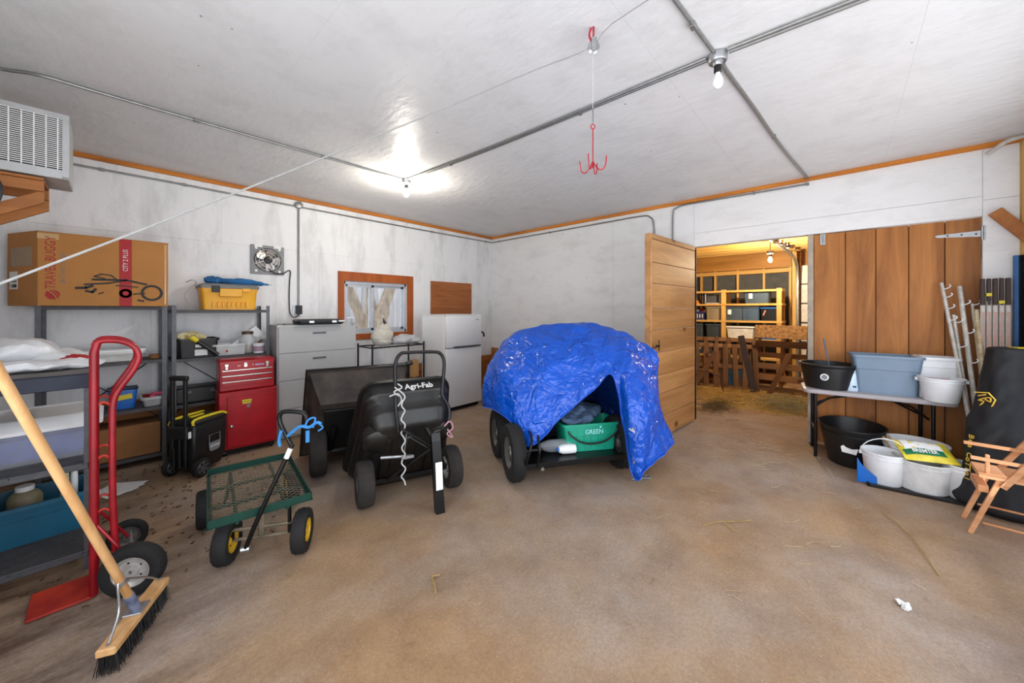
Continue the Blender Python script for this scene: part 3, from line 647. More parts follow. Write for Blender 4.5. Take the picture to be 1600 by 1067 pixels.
# exhaust fan -------------------------------------------------------------------
t = thing('exhaust_fan', 'square grey exhaust fan with shiny blades on the window wall', 'fan', (-4.257, 0, 2.27))
pl = B(); n = 40; R_ = .16; W_ = .1925
def sq(q):
    c, s_ = math.cos(q), math.sin(q); k = W_/max(abs(c), abs(s_)); return (c*k, s_*k)
qs = sorted([2*PI*i/n for i in range(n)])
pl.loft([[(*(sq(q)[0],), -.02, sq(q)[1]) for q in qs], [(R_*math.cos(q), -.02, R_*math.sin(q)) for q in qs], [(R_*math.cos(q), -.001, R_*math.sin(q)) for q in qs], [(sq(q)[0], -.001, sq(q)[1]) for q in qs]], loop=True)
obj('plate', pl, mat('fan_grey', '#77787A', .5, .3), t)
obj('backing', B().cyl((0, -.001, 0), (0, -.004, 0), .159, 32), M_INSUL, t)
for i in range(5):
    a = 2*PI*i/5+.3
    obj('blade', B().prism([(-.03, .035), (.03, .035), (.07, .14), (-.02, .15), (-.055, .11)], -.016, -.013).xf(Matrix.Rotation(a, 4, 'Y') @ Matrix.Rotation(.2, 4, 'Z')), mat('dull_blade_metal', '#8C8682', .3, .9, var=.3, scale=20), t)
obj('motor', B().lathe([(.02, -.05), (.045, -.045), (.05, -.02), (.05, -.01)], 20, 'y'), M_BLACKM, t, True)
gr = B()
for rr in (.06, .1, .14): gr.tube([(rr*math.cos(2*PI*k/24), -.03, rr*math.sin(2*PI*k/24)) for k in range(24)], .003, 5, closed=True)
for a in (.4, 1.97, 3.54, 5.11): gr.tube([(.05*math.cos(a), -.045, .05*math.sin(a)), (.165*math.cos(a), -.025, .165*math.sin(a))], .004, 5)
obj('guard', gr, M_BRASS, t)
for sx_ in (-1, 1):
    for sz in (-1, 1): obj('clip', B().box((sx_*.135, -.024, sz*.15), (.03, .01, .03), .003), M_LABEL, t)
for s_ in (-.11, .11): obj('top_clip', B().box((s_, -.024, .183), (.09, .012, .038)), M_LABEL, t)
tag(obj('fan_cord', B().tube([(-4.25, -.05, 2.15), (-4.18, -.04, 2.1), (-4.08, -.03, 2.1), (-4.01, -.02, 2.15), (-3.985, -.02, 2.13), (-3.995, -.02, 2.0), (-4.0, -.02, 1.75), (-3.99, -.02, 1.56), (-3.95, -.025, 1.5), (-3.9, -.03, 1.51), (-3.88, -.045, 1.55)], .007, 7, 6), M_BLACKP, smooth=True), 'black power cord looping from the fan down to the outlet', 'cord')

# brown plywood panel over the fridge
tag(obj('plywood_panel', B().span((-1.625, -.02, 1.51), (-.61, -.001, 2.145), .002), wood('panel_ply', '#8A4F28', '#AE6A3A', axis='x', ring=14, knots=False, rand=.02)), 'brown plywood panel on the wall above the white fridge', 'panel')

# air conditioner on a wooden bracket ------------------------------------------------
t = thing('air_conditioner', 'grey louvred air conditioner poking in at upper left', 'air conditioner', (-6.18, -1.60, 2.50))
obj('case', B().box((0, .03, .225), (.6, .4, .44), .006), mat('ac_case', '#B4B6B6', .45, .2), t)
obj('dark_core', B().box((0, -.172, .24), (.54, .006, .36)), M_BLACKM, t)
lv = B()
for i in range(26): lv.box((0, -.178, .075+i*.0135), (.55, .006, .0055))
obj('louvre_slats', lv, M_LABEL, t, kind='stuff')
for i in range(11): obj('grille_bar', B().box((-.25+i*.05, -.182, .24), (.006, .006, .36)), M_LABEL, t)
fb = B().box((0, -.18, .43), (.5395, .02, .03)).box((0, -.18, .03), (.5395, .02, .06)).box((.285, -.18, .23), (.03, .02, .43)).box((-.285, -.18, .23), (.03, .02, .43))
obj('front_frame', fb, mat('ac_case', '#B4B6B6', .45, .2), t)
t = thing('wall_bracket', 'brown wooden bracket holding up the air conditioner', 'bracket', (-6.5, -1.60, 2.495))
obj('shelf_board', B().box((.26, 0, -.012), (.5, .34, .02), .002), M_PLYBR, t)
for y in (-.15, .15):
    obj('top_rail', B().box((.26, y, -.06), (.5, .03, .07), .002), M_PLYBR, t)
    obj('diagonal_brace', B().prism([(0, -.50), (0, -.42), (.49, -.10), (.51, -.10), (.51, -.17)], y-.015, y+.015), M_PLYBR, t)
    obj('wall_rail', B().box((.02, y, -.26), (.035, .03, .5)), M_PLYBR, t)
tag(obj('power_cord', B().tube([(-6.49, -1.78, 2.62), (-6.3, -1.83, 2.40), (-6.2, -1.85, 2.44), (-6.15, -1.86, 2.38), (-6.16, -1.86, 2.28), (-6.2, -1.85, 2.22), (-6.34, -1.84, 2.2), (-6.49, -1.8, 2.25)], .009, 7, 6), M_BLACKP, smooth=True), 'black cord looped under the air conditioner bracket', 'cord')

# rope, pulley, grapple ------------------------------------------------------------
tag(obj('hoist_rope', B().tube([(-6.45, -4.62, 1.25), (-5.84, -4.49, 1.654), (-5.0, -4.585, 2.25), (-4.3, -4.667, 2.765), (-3.862, -4.72, 3.085), (-3.85, -5.03, 3.175), (-3.82, -6.9, 3.185)], .0026, 7, 4), mat('grey_hoist_rope', '#8B8B89', .8, var=.1, scale=60), smooth=True), 'white hoist rope running diagonally from lower left to the pulley', 'rope')
t = thing('ceiling_pulley', 'grey pulley hung from a red ceiling hook', 'pulley', (-3.85, -4.725, H))
obj('red_hook', B().tube([(0, 0, 0), (.0, 0, -.03), (.018, .012, -.06), (.01, .006, -.08)], .006, 7, 4).tube([(-.012, .01, -.01), (-.02, .015, -.05), (-.01, .008, -.085)], .006, 7, 4), M_REDHOOK, t, True)
obj('wheel', B().lathe([(.008, -.012), (.03, -.012), (.034, -.008), (.026, 0), (.034, .008), (.03, .012), (.008, .012)], 20, 'x', (0, 0, -.115)).xf(Matrix.Rotation(.75, 4, 'Z')), M_GALV, t, True)
obj('cheek_plate', B().box((.016, 0, -.105), (.003, .03, .075), .002).box((-.016, 0, -.105), (.003, .03, .075), .002).xf(Matrix.Rotation(.75, 4, 'Z')), M_GALV, t)
t = thing('grapple_hook', 'red four pronged grapple hook dangling on a cord from the ceiling', 'hook', (-3.852, -4.722, 2.38))
obj('cord', B().tube([(0, 0, .70), (0, 0, .36)], .0018, 5), M_ROPE, t)
ch = B()
for i in range(5):
    z = .35-i*.017
    pts = [(.004*math.cos(a) if i % 2 else 0, 0 if i % 2 else .004*math.cos(a), z+.011*math.sin(a)) for a in (2*PI*k/10 for k in range(10))]
    ch.tube(pts, .0018, 5, closed=True)
obj('chain', ch, M_CHAIN, t)
obj('shank', B().tube([(0, 0, .245), (0, 0, .02)], .0035, 8).tube([(.012*math.cos(a)*.7, -.012*math.cos(a)*.7, .256+.013*math.sin(a)) for a in (2*PI*k/14 for k in range(14))], .0035, 6, closed=True), M_REDHOOK, t, True)
for a in (.2, 1.77, 3.34, 4.91):
    c, s_ = math.cos(a), math.sin(a)
    obj('prong', B().tube([(0, 0, .06), (.02*c, .02*s_, .025), (.045*c, .045*s_, .003), (.07*c, .07*s_, .02), (.078*c, .078*s_, .075)], .0036, 7, 5), M_REDHOOK, t, True)
#PART2

# ---------------------------------------------------------------- steel shelf units on the window wall
def steel_unit(label, x0, x1, y0, y1, levels, h, m=M_STEELGREY, pan=M_SHELFPAN):
    t = thing('steel_shelf', label, 'shelf', ((x0+x1)/2, (y0+y1)/2, 0)); W = x1-x0; D = y1-y0
    for sx_ in (-1, 1):
        for sy_ in (-1, 1):
            b_ = B().box((sx_*(W/2-.018), sy_*(D/2-.003), h/2), (.036, .005, h)).box((sx_*(W/2-.003), sy_*(D/2-.018), h/2), (.005, .036, h))
            obj('post', b_, m, t)
    for z in levels:
        b_ = B().box((0, 0, z-.003), (W-.01, D-.01, .004)).box((0, -D/2+.008, z-.018), (W-.01, .006, .034)).box((0, D/2-.008, z-.018), (W-.01, .006, .034)).box((-W/2+.008, 0, z-.018), (.006, D-.01, .034)).box((W/2-.008, 0, z-.018), (.006, D-.01, .034))
        obj('shelf_pan', b_, pan, t)
    for s_ in (-1, 1): obj('cross_brace', B().tube([(-s_*W/2*.95, D/2+.001, levels[1]-.2 if len(levels) > 1 else .1), (s_*W/2*.95, D/2+.001, levels[-2]+.02)], .005, 5), M_BLACKM, t)
    return t
steel_unit('grey steel shelf unit under the big cardboard box', -6.14, -5.285, -.455, -.035, [.1, .59, 1.08, 1.635], 1.66)
steel_unit('grey steel shelf unit carrying the yellow toolbox', -5.245, -4.345, -.455, -.035, [.1, .565, 1.065, 1.60], 1.65)
# third unit, nearer, with a navy beam
t = thing('storage_bench_shelf', 'low shelf with navy beam at far left behind the red hand truck', 'shelf', (-6.115, -1.86, 0)); W = .71; D = .92
for sx_ in (-1, 1):
    for sy_ in (-1, 1): obj('post', B().box((sx_*(W/2-.02), sy_*(D/2-.02), .6), (.035, .035, 1.2)), M_STEELGREY, t)
obj('top_board', B().box((0, -D/4, 1.215), (W, D/2, .03)), mat('dark_top_board', '#55504E', .7, var=.2, scale=8), t)
obj('navy_beam', B().box((0, -D/2-.008, 1.165), (W+.01, .03, .085), .004).box((W/2+.006, 0, 1.165), (.02, D, .085), .004), M_NAVY, t)
obj('paint_blob', B().box((-.14, -D/2-.0245, 1.165), (.05, .003, .05), .001).box((-.12, -D/2-.0245, 1.15), (.05, .003, .03), .001), M_LABEL, t)
for z in (.64, .1):
    for s_ in (-1, 1): obj('long_rail', B().box((0, s_*(D/2-.01), z), (W, .02, .04), .003), M_STEELGREY, t); obj('side_rail', B().box((s_*(W/2-.01), 0, z), (.02, D, .04)), M_STEELGREY, t)
    wb_ = B()
    for i in range(48): wb_.box((0, -D/2+.02+i*(D-.04)/47, z+.018), (W, .004, .004))
    for i in range(8): wb_.box((-W/2+.04+i*(W-.08)/7, 0, z+.012), (.006, D, .006))
    obj('wire_deck', wb_, M_STEELGREY, t, kind='stuff')

# cardboard box ------------------------------------------------------------
t = thing('cardboard_box', 'large cardboard carton printed with a folding buggy on top shelf', 'box', (-5.70, -.52, 1.637))
foot = [(-.42, 0), (.42, 0), (.42, .42), (-.62, .42)]
b_ = B().loft([[(x, y, 0) for x, y in foot], [(x*1.004, y*1.004, .30) for x, y in foot], [(x, y, .655) for x, y in foot]])
obj('carton', b_, M_CARD, t)
obj('flap_edge', B().box((-.418, .003, .33), (.006, .008, .65), .002), M_CARDDARK, t)
obj('top_flap', B().prism([(-.62, .42), (-.42, -.003), (.0, -.003), (-.1, .42)], .656, .661, 'z').prism([(.425, .42), (.425, -.003), (.005, -.003), (-.095, .42)], .656, .661, 'z'), M_CARD, t)
lr = math.atan2(-.42, .2)
def left_face(name, u, v, wd, ht, m):   # sticker on the slanting left end
    c = Vector((-.42-.2*u, .42*u, v)); nrm = Vector((-.42, -.2, 0)).normalized()
    return obj(name, B().box((0, 0, 0), (wd, .002, ht)), m, t, loc=c+nrm*.002, rot=(0, 0, math.atan2(-.42, .2)))
left_face('pasted_sheet', .52, .44, .33, .17, M_CARDDARK if False else mat('pasted_grey_sheet', '#A08A6E', .5, var=.1, scale=9))
left_face('white_sticker', .78, .23, .13, .16, M_LABEL); left_face('barcode', .78, .18, .10, .03, M_BLACKPRINT); left_face('barcode', .78, .22, .10, .015, M_GREYPRINT)
obj('red_band', B().box((.115, -.0015, .3275), (.085, .002, .655)), M_REDPRINT, t)
text('TRAVEL BUGGY', .085, M_REDPRINT, t, (-.345, -.002, .385), up_rot(), sx_=.78)
text('Jet | Tour | design', .045, M_GREYPRINT, t, (-.28, -.002, .34), up_rot(), sx_=.85)
text('CITY 2 PLUS', .05, M_LABEL, t, (.115, -.0035, .45), up_rot(), sx_=.8)
lg = B().lathe([(.042, 0), (.042, .002)], 24, 'y', (-.335, -.003, .10))
obj('logo_disc', lg, M_REDPRINT, t)
obj('logo_stripe', B().tube([(-.365, -.0045, .14), (-.33, -.0045, .10), (-.31, -.0045, .055)], .006, 6, 4).tube([(-.35, -.0045, .15), (-.315, -.0045, .11), (-.295, -.0045, .065)], .003, 6, 4), M_CARD, t)
def ring_print(cx, cz, ro, ri, m, name):
    n = 28; b_ = B()
    b_.loft([[(cx+r*math.cos(2*PI*k/n), y, cz+r*math.sin(2*PI*k/n)) for k in range(n)] for r, y in ((ro, -.0005), (ro, -.0025), (ri, -.0025), (ri, -.0005))], loop=True)
    return obj(name, b_, m, t)
ring_print(.30, .135, .082, .06, M_BLACKPRINT, 'printed_wheel'); ring_print(.115, .125, .045, .022, M_BLACKPRINT, 'printed_wheel')
def stroke(p, wd):
    b_ = B()
    for (x0, z0), (x1, z1) in zip(p[:-1], p[1:]):
        a = math.atan2(z1-z0, x1-x0); L_ = math.hypot(x1-x0, z1-z0)
        b_.box(((x0+x1)/2, -.0035, (z0+z1)/2), (L_+wd*.5, .002, wd), rot=Matrix.Rotation(-a, 4, 'Y'))
    return b_
for p, wd in (([(-.10, .25), (.12, .255), (.26, .22)], .018), ([(-.15, .20), (.0, .22), (.12, .255)], .014), ([(-.2, .165), (-.14, .17), (-.1, .19)], .022), ([(-.14, .14), (-.1, .13), (-.08, .16)], .02), ([(-.05, .30), (-.09, .28), (-.02, .262)], .010), ([(-.05, .305), (.02, .295), (.05, .262)], .010), ([(.05, .2), (.2, .19)], .010), ([(.17, .12), (.25, .13)], .012), ([(.2, .06), (.24, .05)], .016), ([(-.06, .115), (-.03, .13)], .01)):
    obj('printed_bar', stroke(p, wd), M_BLACKPRINT, t)
for c_, d_ in (((-.36, -.001, .62), (.12, .0012, .05)), ((.40, -.001, .33), (.012, .0012, .62))): obj('tape', B().box(c_, d_), mat('clear_tape', '#C9A777', .15, var=.1), t)

# things on the first unit ----------------------------------------------
def blob(name, pts, m, parent=None, seed=0, amp=.02, fr=9, sub=2):
    """soft bag: ellipsoid pushed about by noise. pts = list of (centre, radii)"""
    bm = bmesh.new()
    for c, r in pts:
        bmesh.ops.create_icosphere(bm, subdivisions=sub+2, radius=1, matrix=Matrix.Translation(c) @ Matrix.Diagonal((*r, 1)))
    z0 = min(c[2]-r[2]*.75 for c, r in pts)
    for v in bm.verts:
        q = v.co*fr+Vector((seed, seed, seed))
        v.co += Vector((noise.noise(q), noise.noise(q+Vector((7, 0, 0))), noise.noise(q+Vector((0, 9, 0)))))*amp
        a = abs(noise.noise(q*2.3))
        v.co *= 1
        v.co.z += (a-.2)*amp
        if v.co.z < z0: v.co.z = z0
    return obj(name, bm, m, parent, True)
def soft(name, label, cat, loc, pts, m, **k):
    z0 = min(c[2]-r[2]*.75 for c, r in pts)
    o = blob(name, [((c[0], c[1], c[2]-z0), r) for c, r in pts], m, **k); o.location = loc
    return tag(o, label, cat)
t = thing('plastic_crate', 'long low translucent white box at the back of the middle shelf', 'box', (-5.76, -.23, 1.081))
obj('body', tote_mesh(.58, .3, .62, .33, .1), M_WHITEDIRTY, t, True); obj('lid', B().loft([rrect(.66, .36, .03, .1), rrect(.66, .36, .03, .118), rrect(.62, .32, .02, .122)]), M_WHITE, t, True)
obj('label', B().box((-.16, -.163, .06), (.12, .002, .05)), mat('orange_label', '#C9785A', .6), t)
t = thing('tape_roll', 'brown roll of tape at the right end of the middle shelf', 'tape', (-5.37, -.3, 1.081))
obj('roll', B().lathe([(.018, 0), (.04, 0), (.04, .045), (.018, .045)], 20, loop=True), M_CARDDARK, t, True)
obj('core', B().lathe([(.0165, 0), (.0178, 0), (.0178, .045), (.0165, .045)], 20, loop=True), M_CARD, t, True)
t = thing('blue_bucket_bag', 'blue zipped bag with yellow print on the lower left shelf', 'bag', (-5.60, -.27, .591))
obj('body', B().loft([rrect(.17, .16, .03, 0), rrect(.19, .18, .03, .08), rrect(.21, .17, .03, .19), rrect(.2, .12, .03, .2)]), M_BLUE, t, True)
obj('print_panel', B().box((0, -.094, .12), (.13, .006, .05), .002, Matrix.Rotation(-.12, 4, 'Y')), M_YELL, t)
obj('zip_edge', B().tube([(-.105, -.085, .2), (.105, -.085, .2), (.105, .085, .2), (-.105, .085, .2)], .008, 6, closed=True), M_NAVY, t)
t = thing('clear_basket', 'clear bowl of pink and orange odds beside blue bag', 'basket', (-5.385, -.30, .591))
obj('bowl', tote_mesh(.13, .2, .165, .26, .1), M_CLEAR, t, True)
for i, (x, y, z, m) in enumerate([(0, -.05, .1, mat('pink_item', '#D04A70', .6)), (-.03, .05, .09, M_REDPRINT), (.03, .0, .11, mat('pink_item', '#D04A70', .6)), (-.02, -.02, .045, mat('orange_item', '#D9602C', .6)), (.03, .06, .05, M_WHITE)]):
    obj('item', B().box((x, y, z), (.05, .09, .03), .01, Matrix.Rotation(i*.8, 4, 'Z')), m, t)
tag(obj('wooden_crate', B().span((-5.92, -.42, .101), (-5.33, -.08, .42), .004), M_CARDDARK), 'brown box on the bottom of the left shelf unit', 'box')
t = thing('paper_stack', 'loose white papers on the floor rail beside the red truck', 'papers', (-5.66, -1.0, 0), 20)
for i in range(3): obj('sheet', B().box((i*.02, 0, .004+i*.004), (.21, .28, .002), rot=Matrix.Rotation(.3*i, 4, 'Z')), M_LABEL, t)

# things on the bench shelf -----------------------------------------------
soft('white_plastic_bag', 'bulging white plastic bag on top of the navy shelf', 'bag', (-6.10, -1.85, 1.231), [((0, 0, .09), (.2, .2, .1)), ((-.1, .03, .08), (.13, .16, .08)), ((.16, -.03, .05), (.14, .16, .06))], M_BAGW, seed=3, amp=.028, fr=8)
soft('clear_film', 'flat crinkled clear film in front of the white bag', 'film', (-6.05, -2.14, 1.231), [((0, 0, .02), (.28, .15, .035)), ((.15, .02, .015), (.2, .13, .03))], M_BAGW, seed=9, amp=.02, fr=14)
soft('red_pouch', 'red and blue packet poking from the white bag', 'packet', (-5.86, -1.98, 1.231), [((0, 0, .03), (.085, .09, .04))], M_REDPRINT, seed=5, amp=.012, fr=16)
t = thing('storage_bin', 'cloudy plastic bin with white lid on the navy shelf', 'bin', (-6.08, -1.88, .662))
obj('body', tote_mesh(.62, .50, .66, .54, .20, r=.06), M_CLEARBLUE, t, True)
obj('lid', B().loft([rrect(.72, .60, .07, .195), rrect(.72, .60, .07, .215), rrect(.62, .50, .07, .27), rrect(.56, .44, .06, .272), rrect(.54, .42, .05, .262)]), M_WHITE, t, True)
obj('folded_cloth', B().loft([rrect(.54, .43, .06, .02), rrect(.58, .47, .06, .07), rrect(.58, .47, .06, .15), rrect(.5, .4, .05, .18)]), M_BLUEFILL, t, True)
tote('teal_bin', 'teal open bin with bottles on the lowest wire shelf', (-6.03, -1.78, .122), 4, .56, .42, .25, M_TEAL, taper=.84, nrib=0, cat='bin', step=.09)
for i, (x, y, h_, r_, m, lb) in enumerate([(-6.22, -1.80, .36, .036, mat('olive_bottle', '#6A6A22', .3), 'olive green bottle at the left of the teal bin'), (-6.07, -1.74, .30, .075, mat('tan_jar', '#8F8468', .5), 'tan wide jar in the middle of the teal bin'), (-5.90, -1.78, .42, .02, mat('pale_green_tube', '#B9C6A0', .35), 'pale green tube standing in the teal bin'), (-5.86, -1.73, .40, .018, M_WHITE, 'white tube standing at the right of the teal bin')]):
    t = thing(['bottle', 'jar', 'tube', 'tube'][i], lb, ['bottle', 'jar', 'tube', 'tube'][i], (x, y, .13))
    obj('body', B().lathe([(r_, 0), (r_, h_*.75), (r_*.8, h_*.85), (r_*.5, h_*.9)], 16), m, t, True); obj('cap', B().lathe([(r_*.55, h_*.9), (r_*.55, h_)], 12), M_LABEL, t, True)

# things on the second unit ---------------------------------------------------
t = tote('black_crate', 'black crate with white labels on second shelf unit', (-5.02, -.26, 1.066), 0, .38, .34, .21, M_BLACKP, cat='crate', nrib=0)
obj('label', B().box((.02, -.165, .055), (.11, .003, .065)).box((.0, -.17, .13), (.06, .003, .03)), M_LABEL, t)
soft('work_gloves', 'yellow and white gloves lying on the black crate', 'gloves', (-5.06, -.28, 1.245), [((-.06, 0, .04), (.07, .06, .05)), ((.01, .02, .06), (.05, .05, .06)), ((.06, -.02, .03), (.06, .04, .04))], mat('glove_fabric', '#D8D6C0', .8, col2='#C2A21C', scale=30), seed=2, amp=.03, fr=22)
t = thing('hand_torch', 'black torch with yellow head slanting down the black crate', 'torch', (-4.985, -.475, 1.12))
obj('barrel', B().cyl((-.05, .02, .13), (.13, -.0, -.035), .022, 14), M_BLACKP, t, True); obj('head', B().cyl((-.1, .03, .175), (-.05, .02, .13), .032, 14, .024), M_YELL, t, True)
t = tote('clear_bin', 'clear bin of small parts in the middle of the shelf', (-4.74, -.26, 1.066), 0, .36, .32, .13, M_CLEAR, cat='bin', nrib=0)
for i in range(12): obj('part', B().box((random.uniform(-.13, .13), random.uniform(-.12, .1), .03+.02*(i % 3)), (.05, .06, .03), .008, Matrix.Rotation(i, 4, 'Z')), [M_LABEL, M_REDPRINT, M_BAGW, M_GREYPRINT][i % 4], t)
t = thing('parts_organiser', 'white ribbed tray leaning out of the clear bin', 'tray', (-4.64, -.2, 1.10)); t.rotation_euler = (0, math.radians(-42), 0)
obj('tray', B().loft([rrect(.42, .17, .01, 0), rrect(.42, .17, .01, .07), rrect(.4, .15, .008, .07), rrect(.4, .15, .008, .05)]).xf(Matrix.Rotation(-PI/2, 4, 'X') @ Matrix.Translation((.14, 0, 0)) ), M_WHITE, t)
for i in range(5): obj('rib', B().box((.14, .08, -.055+i*.027), (.38, .03, .008)), M_LABEL, t)
t = thing('glass_jar', 'glass jar with brown lid at the right of the shelf', 'jar', (-4.53, -.24, 1.066))
obj('jar_body', B().lathe([(.07, 0), (.085, .02), (.085, .17), (.06, .21), (.055, .23)], 20), M_CLEAR, t, True); obj('contents', B().lathe([(.06, .005), (.078, .02), (.078, .09)], 16), M_CARDDARK, t, True); obj('lid', B().lathe([(.06, .23), (.06, .26), (.05, .265)], 20), mat('brown_lid', '#4E3322', .5), t, True)
t = thing('small_tub', 'small white tub with purple label before the glass jar', 'tub', (-4.44, -.36, 1.066))
obj('body', B().lathe([(.055, 0), (.062, .10), (.066, .10), (.066, .115), (.05, .12)], 20), M_WHITE, t, True); obj('label', B().lathe([(.0585, .02), (.063, .085)], 20, cap=False), mat('mauve_label', '#A58A98', .6), t, True)
tag(obj('carton', B().span((-4.47, -.2, 1.066), (-4.37, -.06, 1.26), .003), M_CARDDARK), 'small brown carton behind the glass jar', 'box')
t = thing('black_case', 'black slim case on the lower shelf behind rolling toolbox', 'case', (-5.0, -.28, .566))
obj('case', B().box((0, 0, .085), (.42, .26, .17), .012), M_BLACKP, t, True); obj('latch', B().box((-.1, -.133, .12), (.04, .008, .03), .002).box((.1, -.133, .12), (.04, .008, .03), .002), M_STEELGREY, t)
# yellow toolbox
t = thing('yellow_toolbox', 'yellow toolbox with grey lid on the top shelf', 'toolbox', (-4.73, -.26, 1.601))
obj('body', B().loft([rrect(.5, .27, .03, 0), rrect(.53, .3, .03, .20), rrect(.55, .32, .03, .235), rrect(.55, .32, .03, .25)]), M_YEL, t, True)
obj('lid', B().loft([rrect(.57, .34, .03, .25), rrect(.57, .34, .03, .285), rrect(.5, .27, .03, .305), rrect(.46, .24, .02, .305)]), M_LIDGREY, t, True)
obj('front_panel', B().box((.0, -.158, .20), (.22, .03, .10), .008), M_YEL, t, True)
obj('latch', B().box((-.14, -.17, .24), (.075, .02, .075), .005), M_BLACKP, t); obj('latch', B().box((.15, -.166, .235), (.08, .015, .04), .004), M_YEL, t)
for i in range(8): obj('rib', B().box((-.16+i*.045, -.146, .06), (.022, .018, .07), .005), M_YEL, t)
t = thing('folded_umbrella', 'blue folded umbrella lying across the yellow toolbox', 'umbrella', (-4.68, -.28, 1.907), -4)
obj('canopy', B().tube([(-.2, 0, .025), (-.1, 0, .04), (.0, 0, .035), (.12, 0, .035), (.28, -.01, .02), (.36, -.02, .012)], [.02, .03, .035, .045, .04, .028, .012, .008], 8, 3), M_BLUECLOTH, t, True)
obj('tip', B().cyl((.36, -.02, .012), (.40, -.022, .011), .004, 8), M_ALU, t)
soft('blue_cloth', 'crumpled blue cloth bunched on the yellow toolbox lid', 'cloth', (-4.84, -.2, 1.906), [((0, 0, .03), (.1, .08, .05))], M_BLUECLOTH, seed=4, amp=.03, fr=12)
t = thing('string_bundle', 'white string and hooks dangling beside the yellow toolbox', 'string', (-5.06, -.25, 1.64))
obj('string', B().tube([(-.05, 0, .27), (.0, -.05, .3), (.04, 0, .27), (.0, .04, .22), (-.06, .02, .12), (-.02, -.02, .02), (.03, .01, .0)], .006, 6, 5), M_ROPE, t, True)

# red tool chest ------------------------------------------------------------------
t = thing('red_tool_chest', 'red tool chest with three drawers over a cabinet door', 'tool chest', (-4.904, -.81, 0), -3)
Wc, Dc = .535, .335
obj('cabinet', B().box((Wc/2, Dc/2, .385), (Wc, Dc, .63), .006), M_RED, t)
obj('kick_base', B().box((Wc/2, Dc/2+.01, .05), (Wc-.04, Dc-.04, .05)), M_BLACKM, t)
for x in (.05, Wc-.05):
    for y in (.05, Dc-.05): obj('caster', B().cyl((x-.015, y, .03), (x+.015, y, .03), .03, 14), M_BLACKM, t)
d_ = obj('door', B().box((Wc/2+.02, -.006, .37), (Wc-.10, .014, .55), .004), M_RED, t)
obj('door_knob', B().lathe([(.012, 0), (.02, -.012), (.017, -.03), (.008, -.035)], 14, 'y', (.105, -.013, .33)), M_BRASS, d_, True)
obj('yellow_badge', B().prism([(.20, .60), (.29, .60), (.283, .555), (.207, .555)], -.015, -.013), M_YELL, d_); text('TOOLS', .024, M_BLACKPRINT, d_, (.245, -.016, .578), FRONT)
obj('worn_sticker', B().prism([(.24, .54), (.28, .55), (.27, .51), (.25, .505)], -.015, -.0135), M_GREYPRINT, d_)
obj('top_chest', B().box((Wc/2-.005, Dc/2+.01, .87), (Wc-.03, Dc-.06, .33), .008), M_RED, t)
obj('chest_lid', B().loft([rrect(Wc-.02, Dc-.05, .01, 1.0, cx=Wc/2-.005, cy=Dc/2+.01), rrect(Wc-.02, Dc-.05, .01, 1.03, cx=Wc/2-.005, cy=Dc/2+.01), rrect(Wc-.06, Dc-.12, .02, 1.05, cx=Wc/2-.005, cy=Dc/2+.02)]), M_RED, t, True)
for i, z in enumerate((.925, .865, .80)):
    d_ = obj('drawer', B().box((Wc/2-.005, .034, z-.015), (Wc-.07, .012, .052), .002), M_RED, t)
    obj('pull_strip', B().box((Wc/2-.005, .024, z+.006), (Wc-.07, .014, .013), .002), M_BRASS, d_)
for x in (.07, Wc-.09): obj('latch', B().box((x, .033, .99), (.035, .014, .03), .003).box((x, .03, .96), (.025, .012, .035), .003), M_BRASS, t)
obj('lock', B().cyl((.24, .04, .975), (.24, .026, .975), .017, 16).box((.24, .033, 1.0), (.03, .012, .014), .002), M_BRASS, t)
obj('name_badge', B().box((.375, .037, .975), (.085, .004, .014)), mat('mauve_badge', '#B9A9D8', .4), t); obj('sticker', B().box((.18, .037, .975), (.03, .003, .012)).box((.31, .037, .978), (.012, .003, .012)), mat('pink_sticker', '#E8A8A8', .5), t)

# rolling black toolbox --------------------------------------------------------------
t = thing('rolling_toolbox', 'black wheeled toolbox with yellow lid and raised pull handle', 'toolbox', (-5.16, -1.20, 0), 38)
obj('bin', B().loft([rrect(.30, .22, .03, .05, cx=.17, cy=.11), rrect(.36, .26, .03, .14, cx=.17, cy=.11), rrect(.38, .28, .03, .46, cx=.17, cy=.11), rrect(.36, .26, .03, .49, cx=.17, cy=.11)]), M_BLACKP, t, True)
obj('lid', B().loft([rrect(.38, .28, .03, .49, cx=.17, cy=.11), rrect(.38, .28, .03, .52, cx=.17, cy=.11), rrect(.32, .22, .03, .545, cx=.17, cy=.11)]), M_BLACKP, t, True)
for y in (-.015, .235): obj('yellow_rail', B().tube([(-.01, y, .50), (.03, y+(.02 if y < .1 else -.02), .545), (.30, y+(.02 if y < .1 else -.02), .545), (.355, y, .52)], .014, 8, 4), M_YELL, t, True)
obj('yellow_grip', B().box((.15, .11, .552), (.14, .03, .015), .005), M_YELL, t)
obj('badge_frame', B().tube([(.14, -.033, .36), (.26, -.033, .36), (.26, -.033, .235), (.14, -.033, .235)], .004, 6, closed=True), M_GREYPRINT, t)
obj('badge', B().prism([(.135, .285), (.265, .285), (.255, .21), (.235, .198), (.165, .198), (.145, .21)], -.035, -.029), M_GREYPRINT, t); text('FATMAX', .034, M_LABEL, t, (.2, -.036, .245), FRONT, sx_=.8)
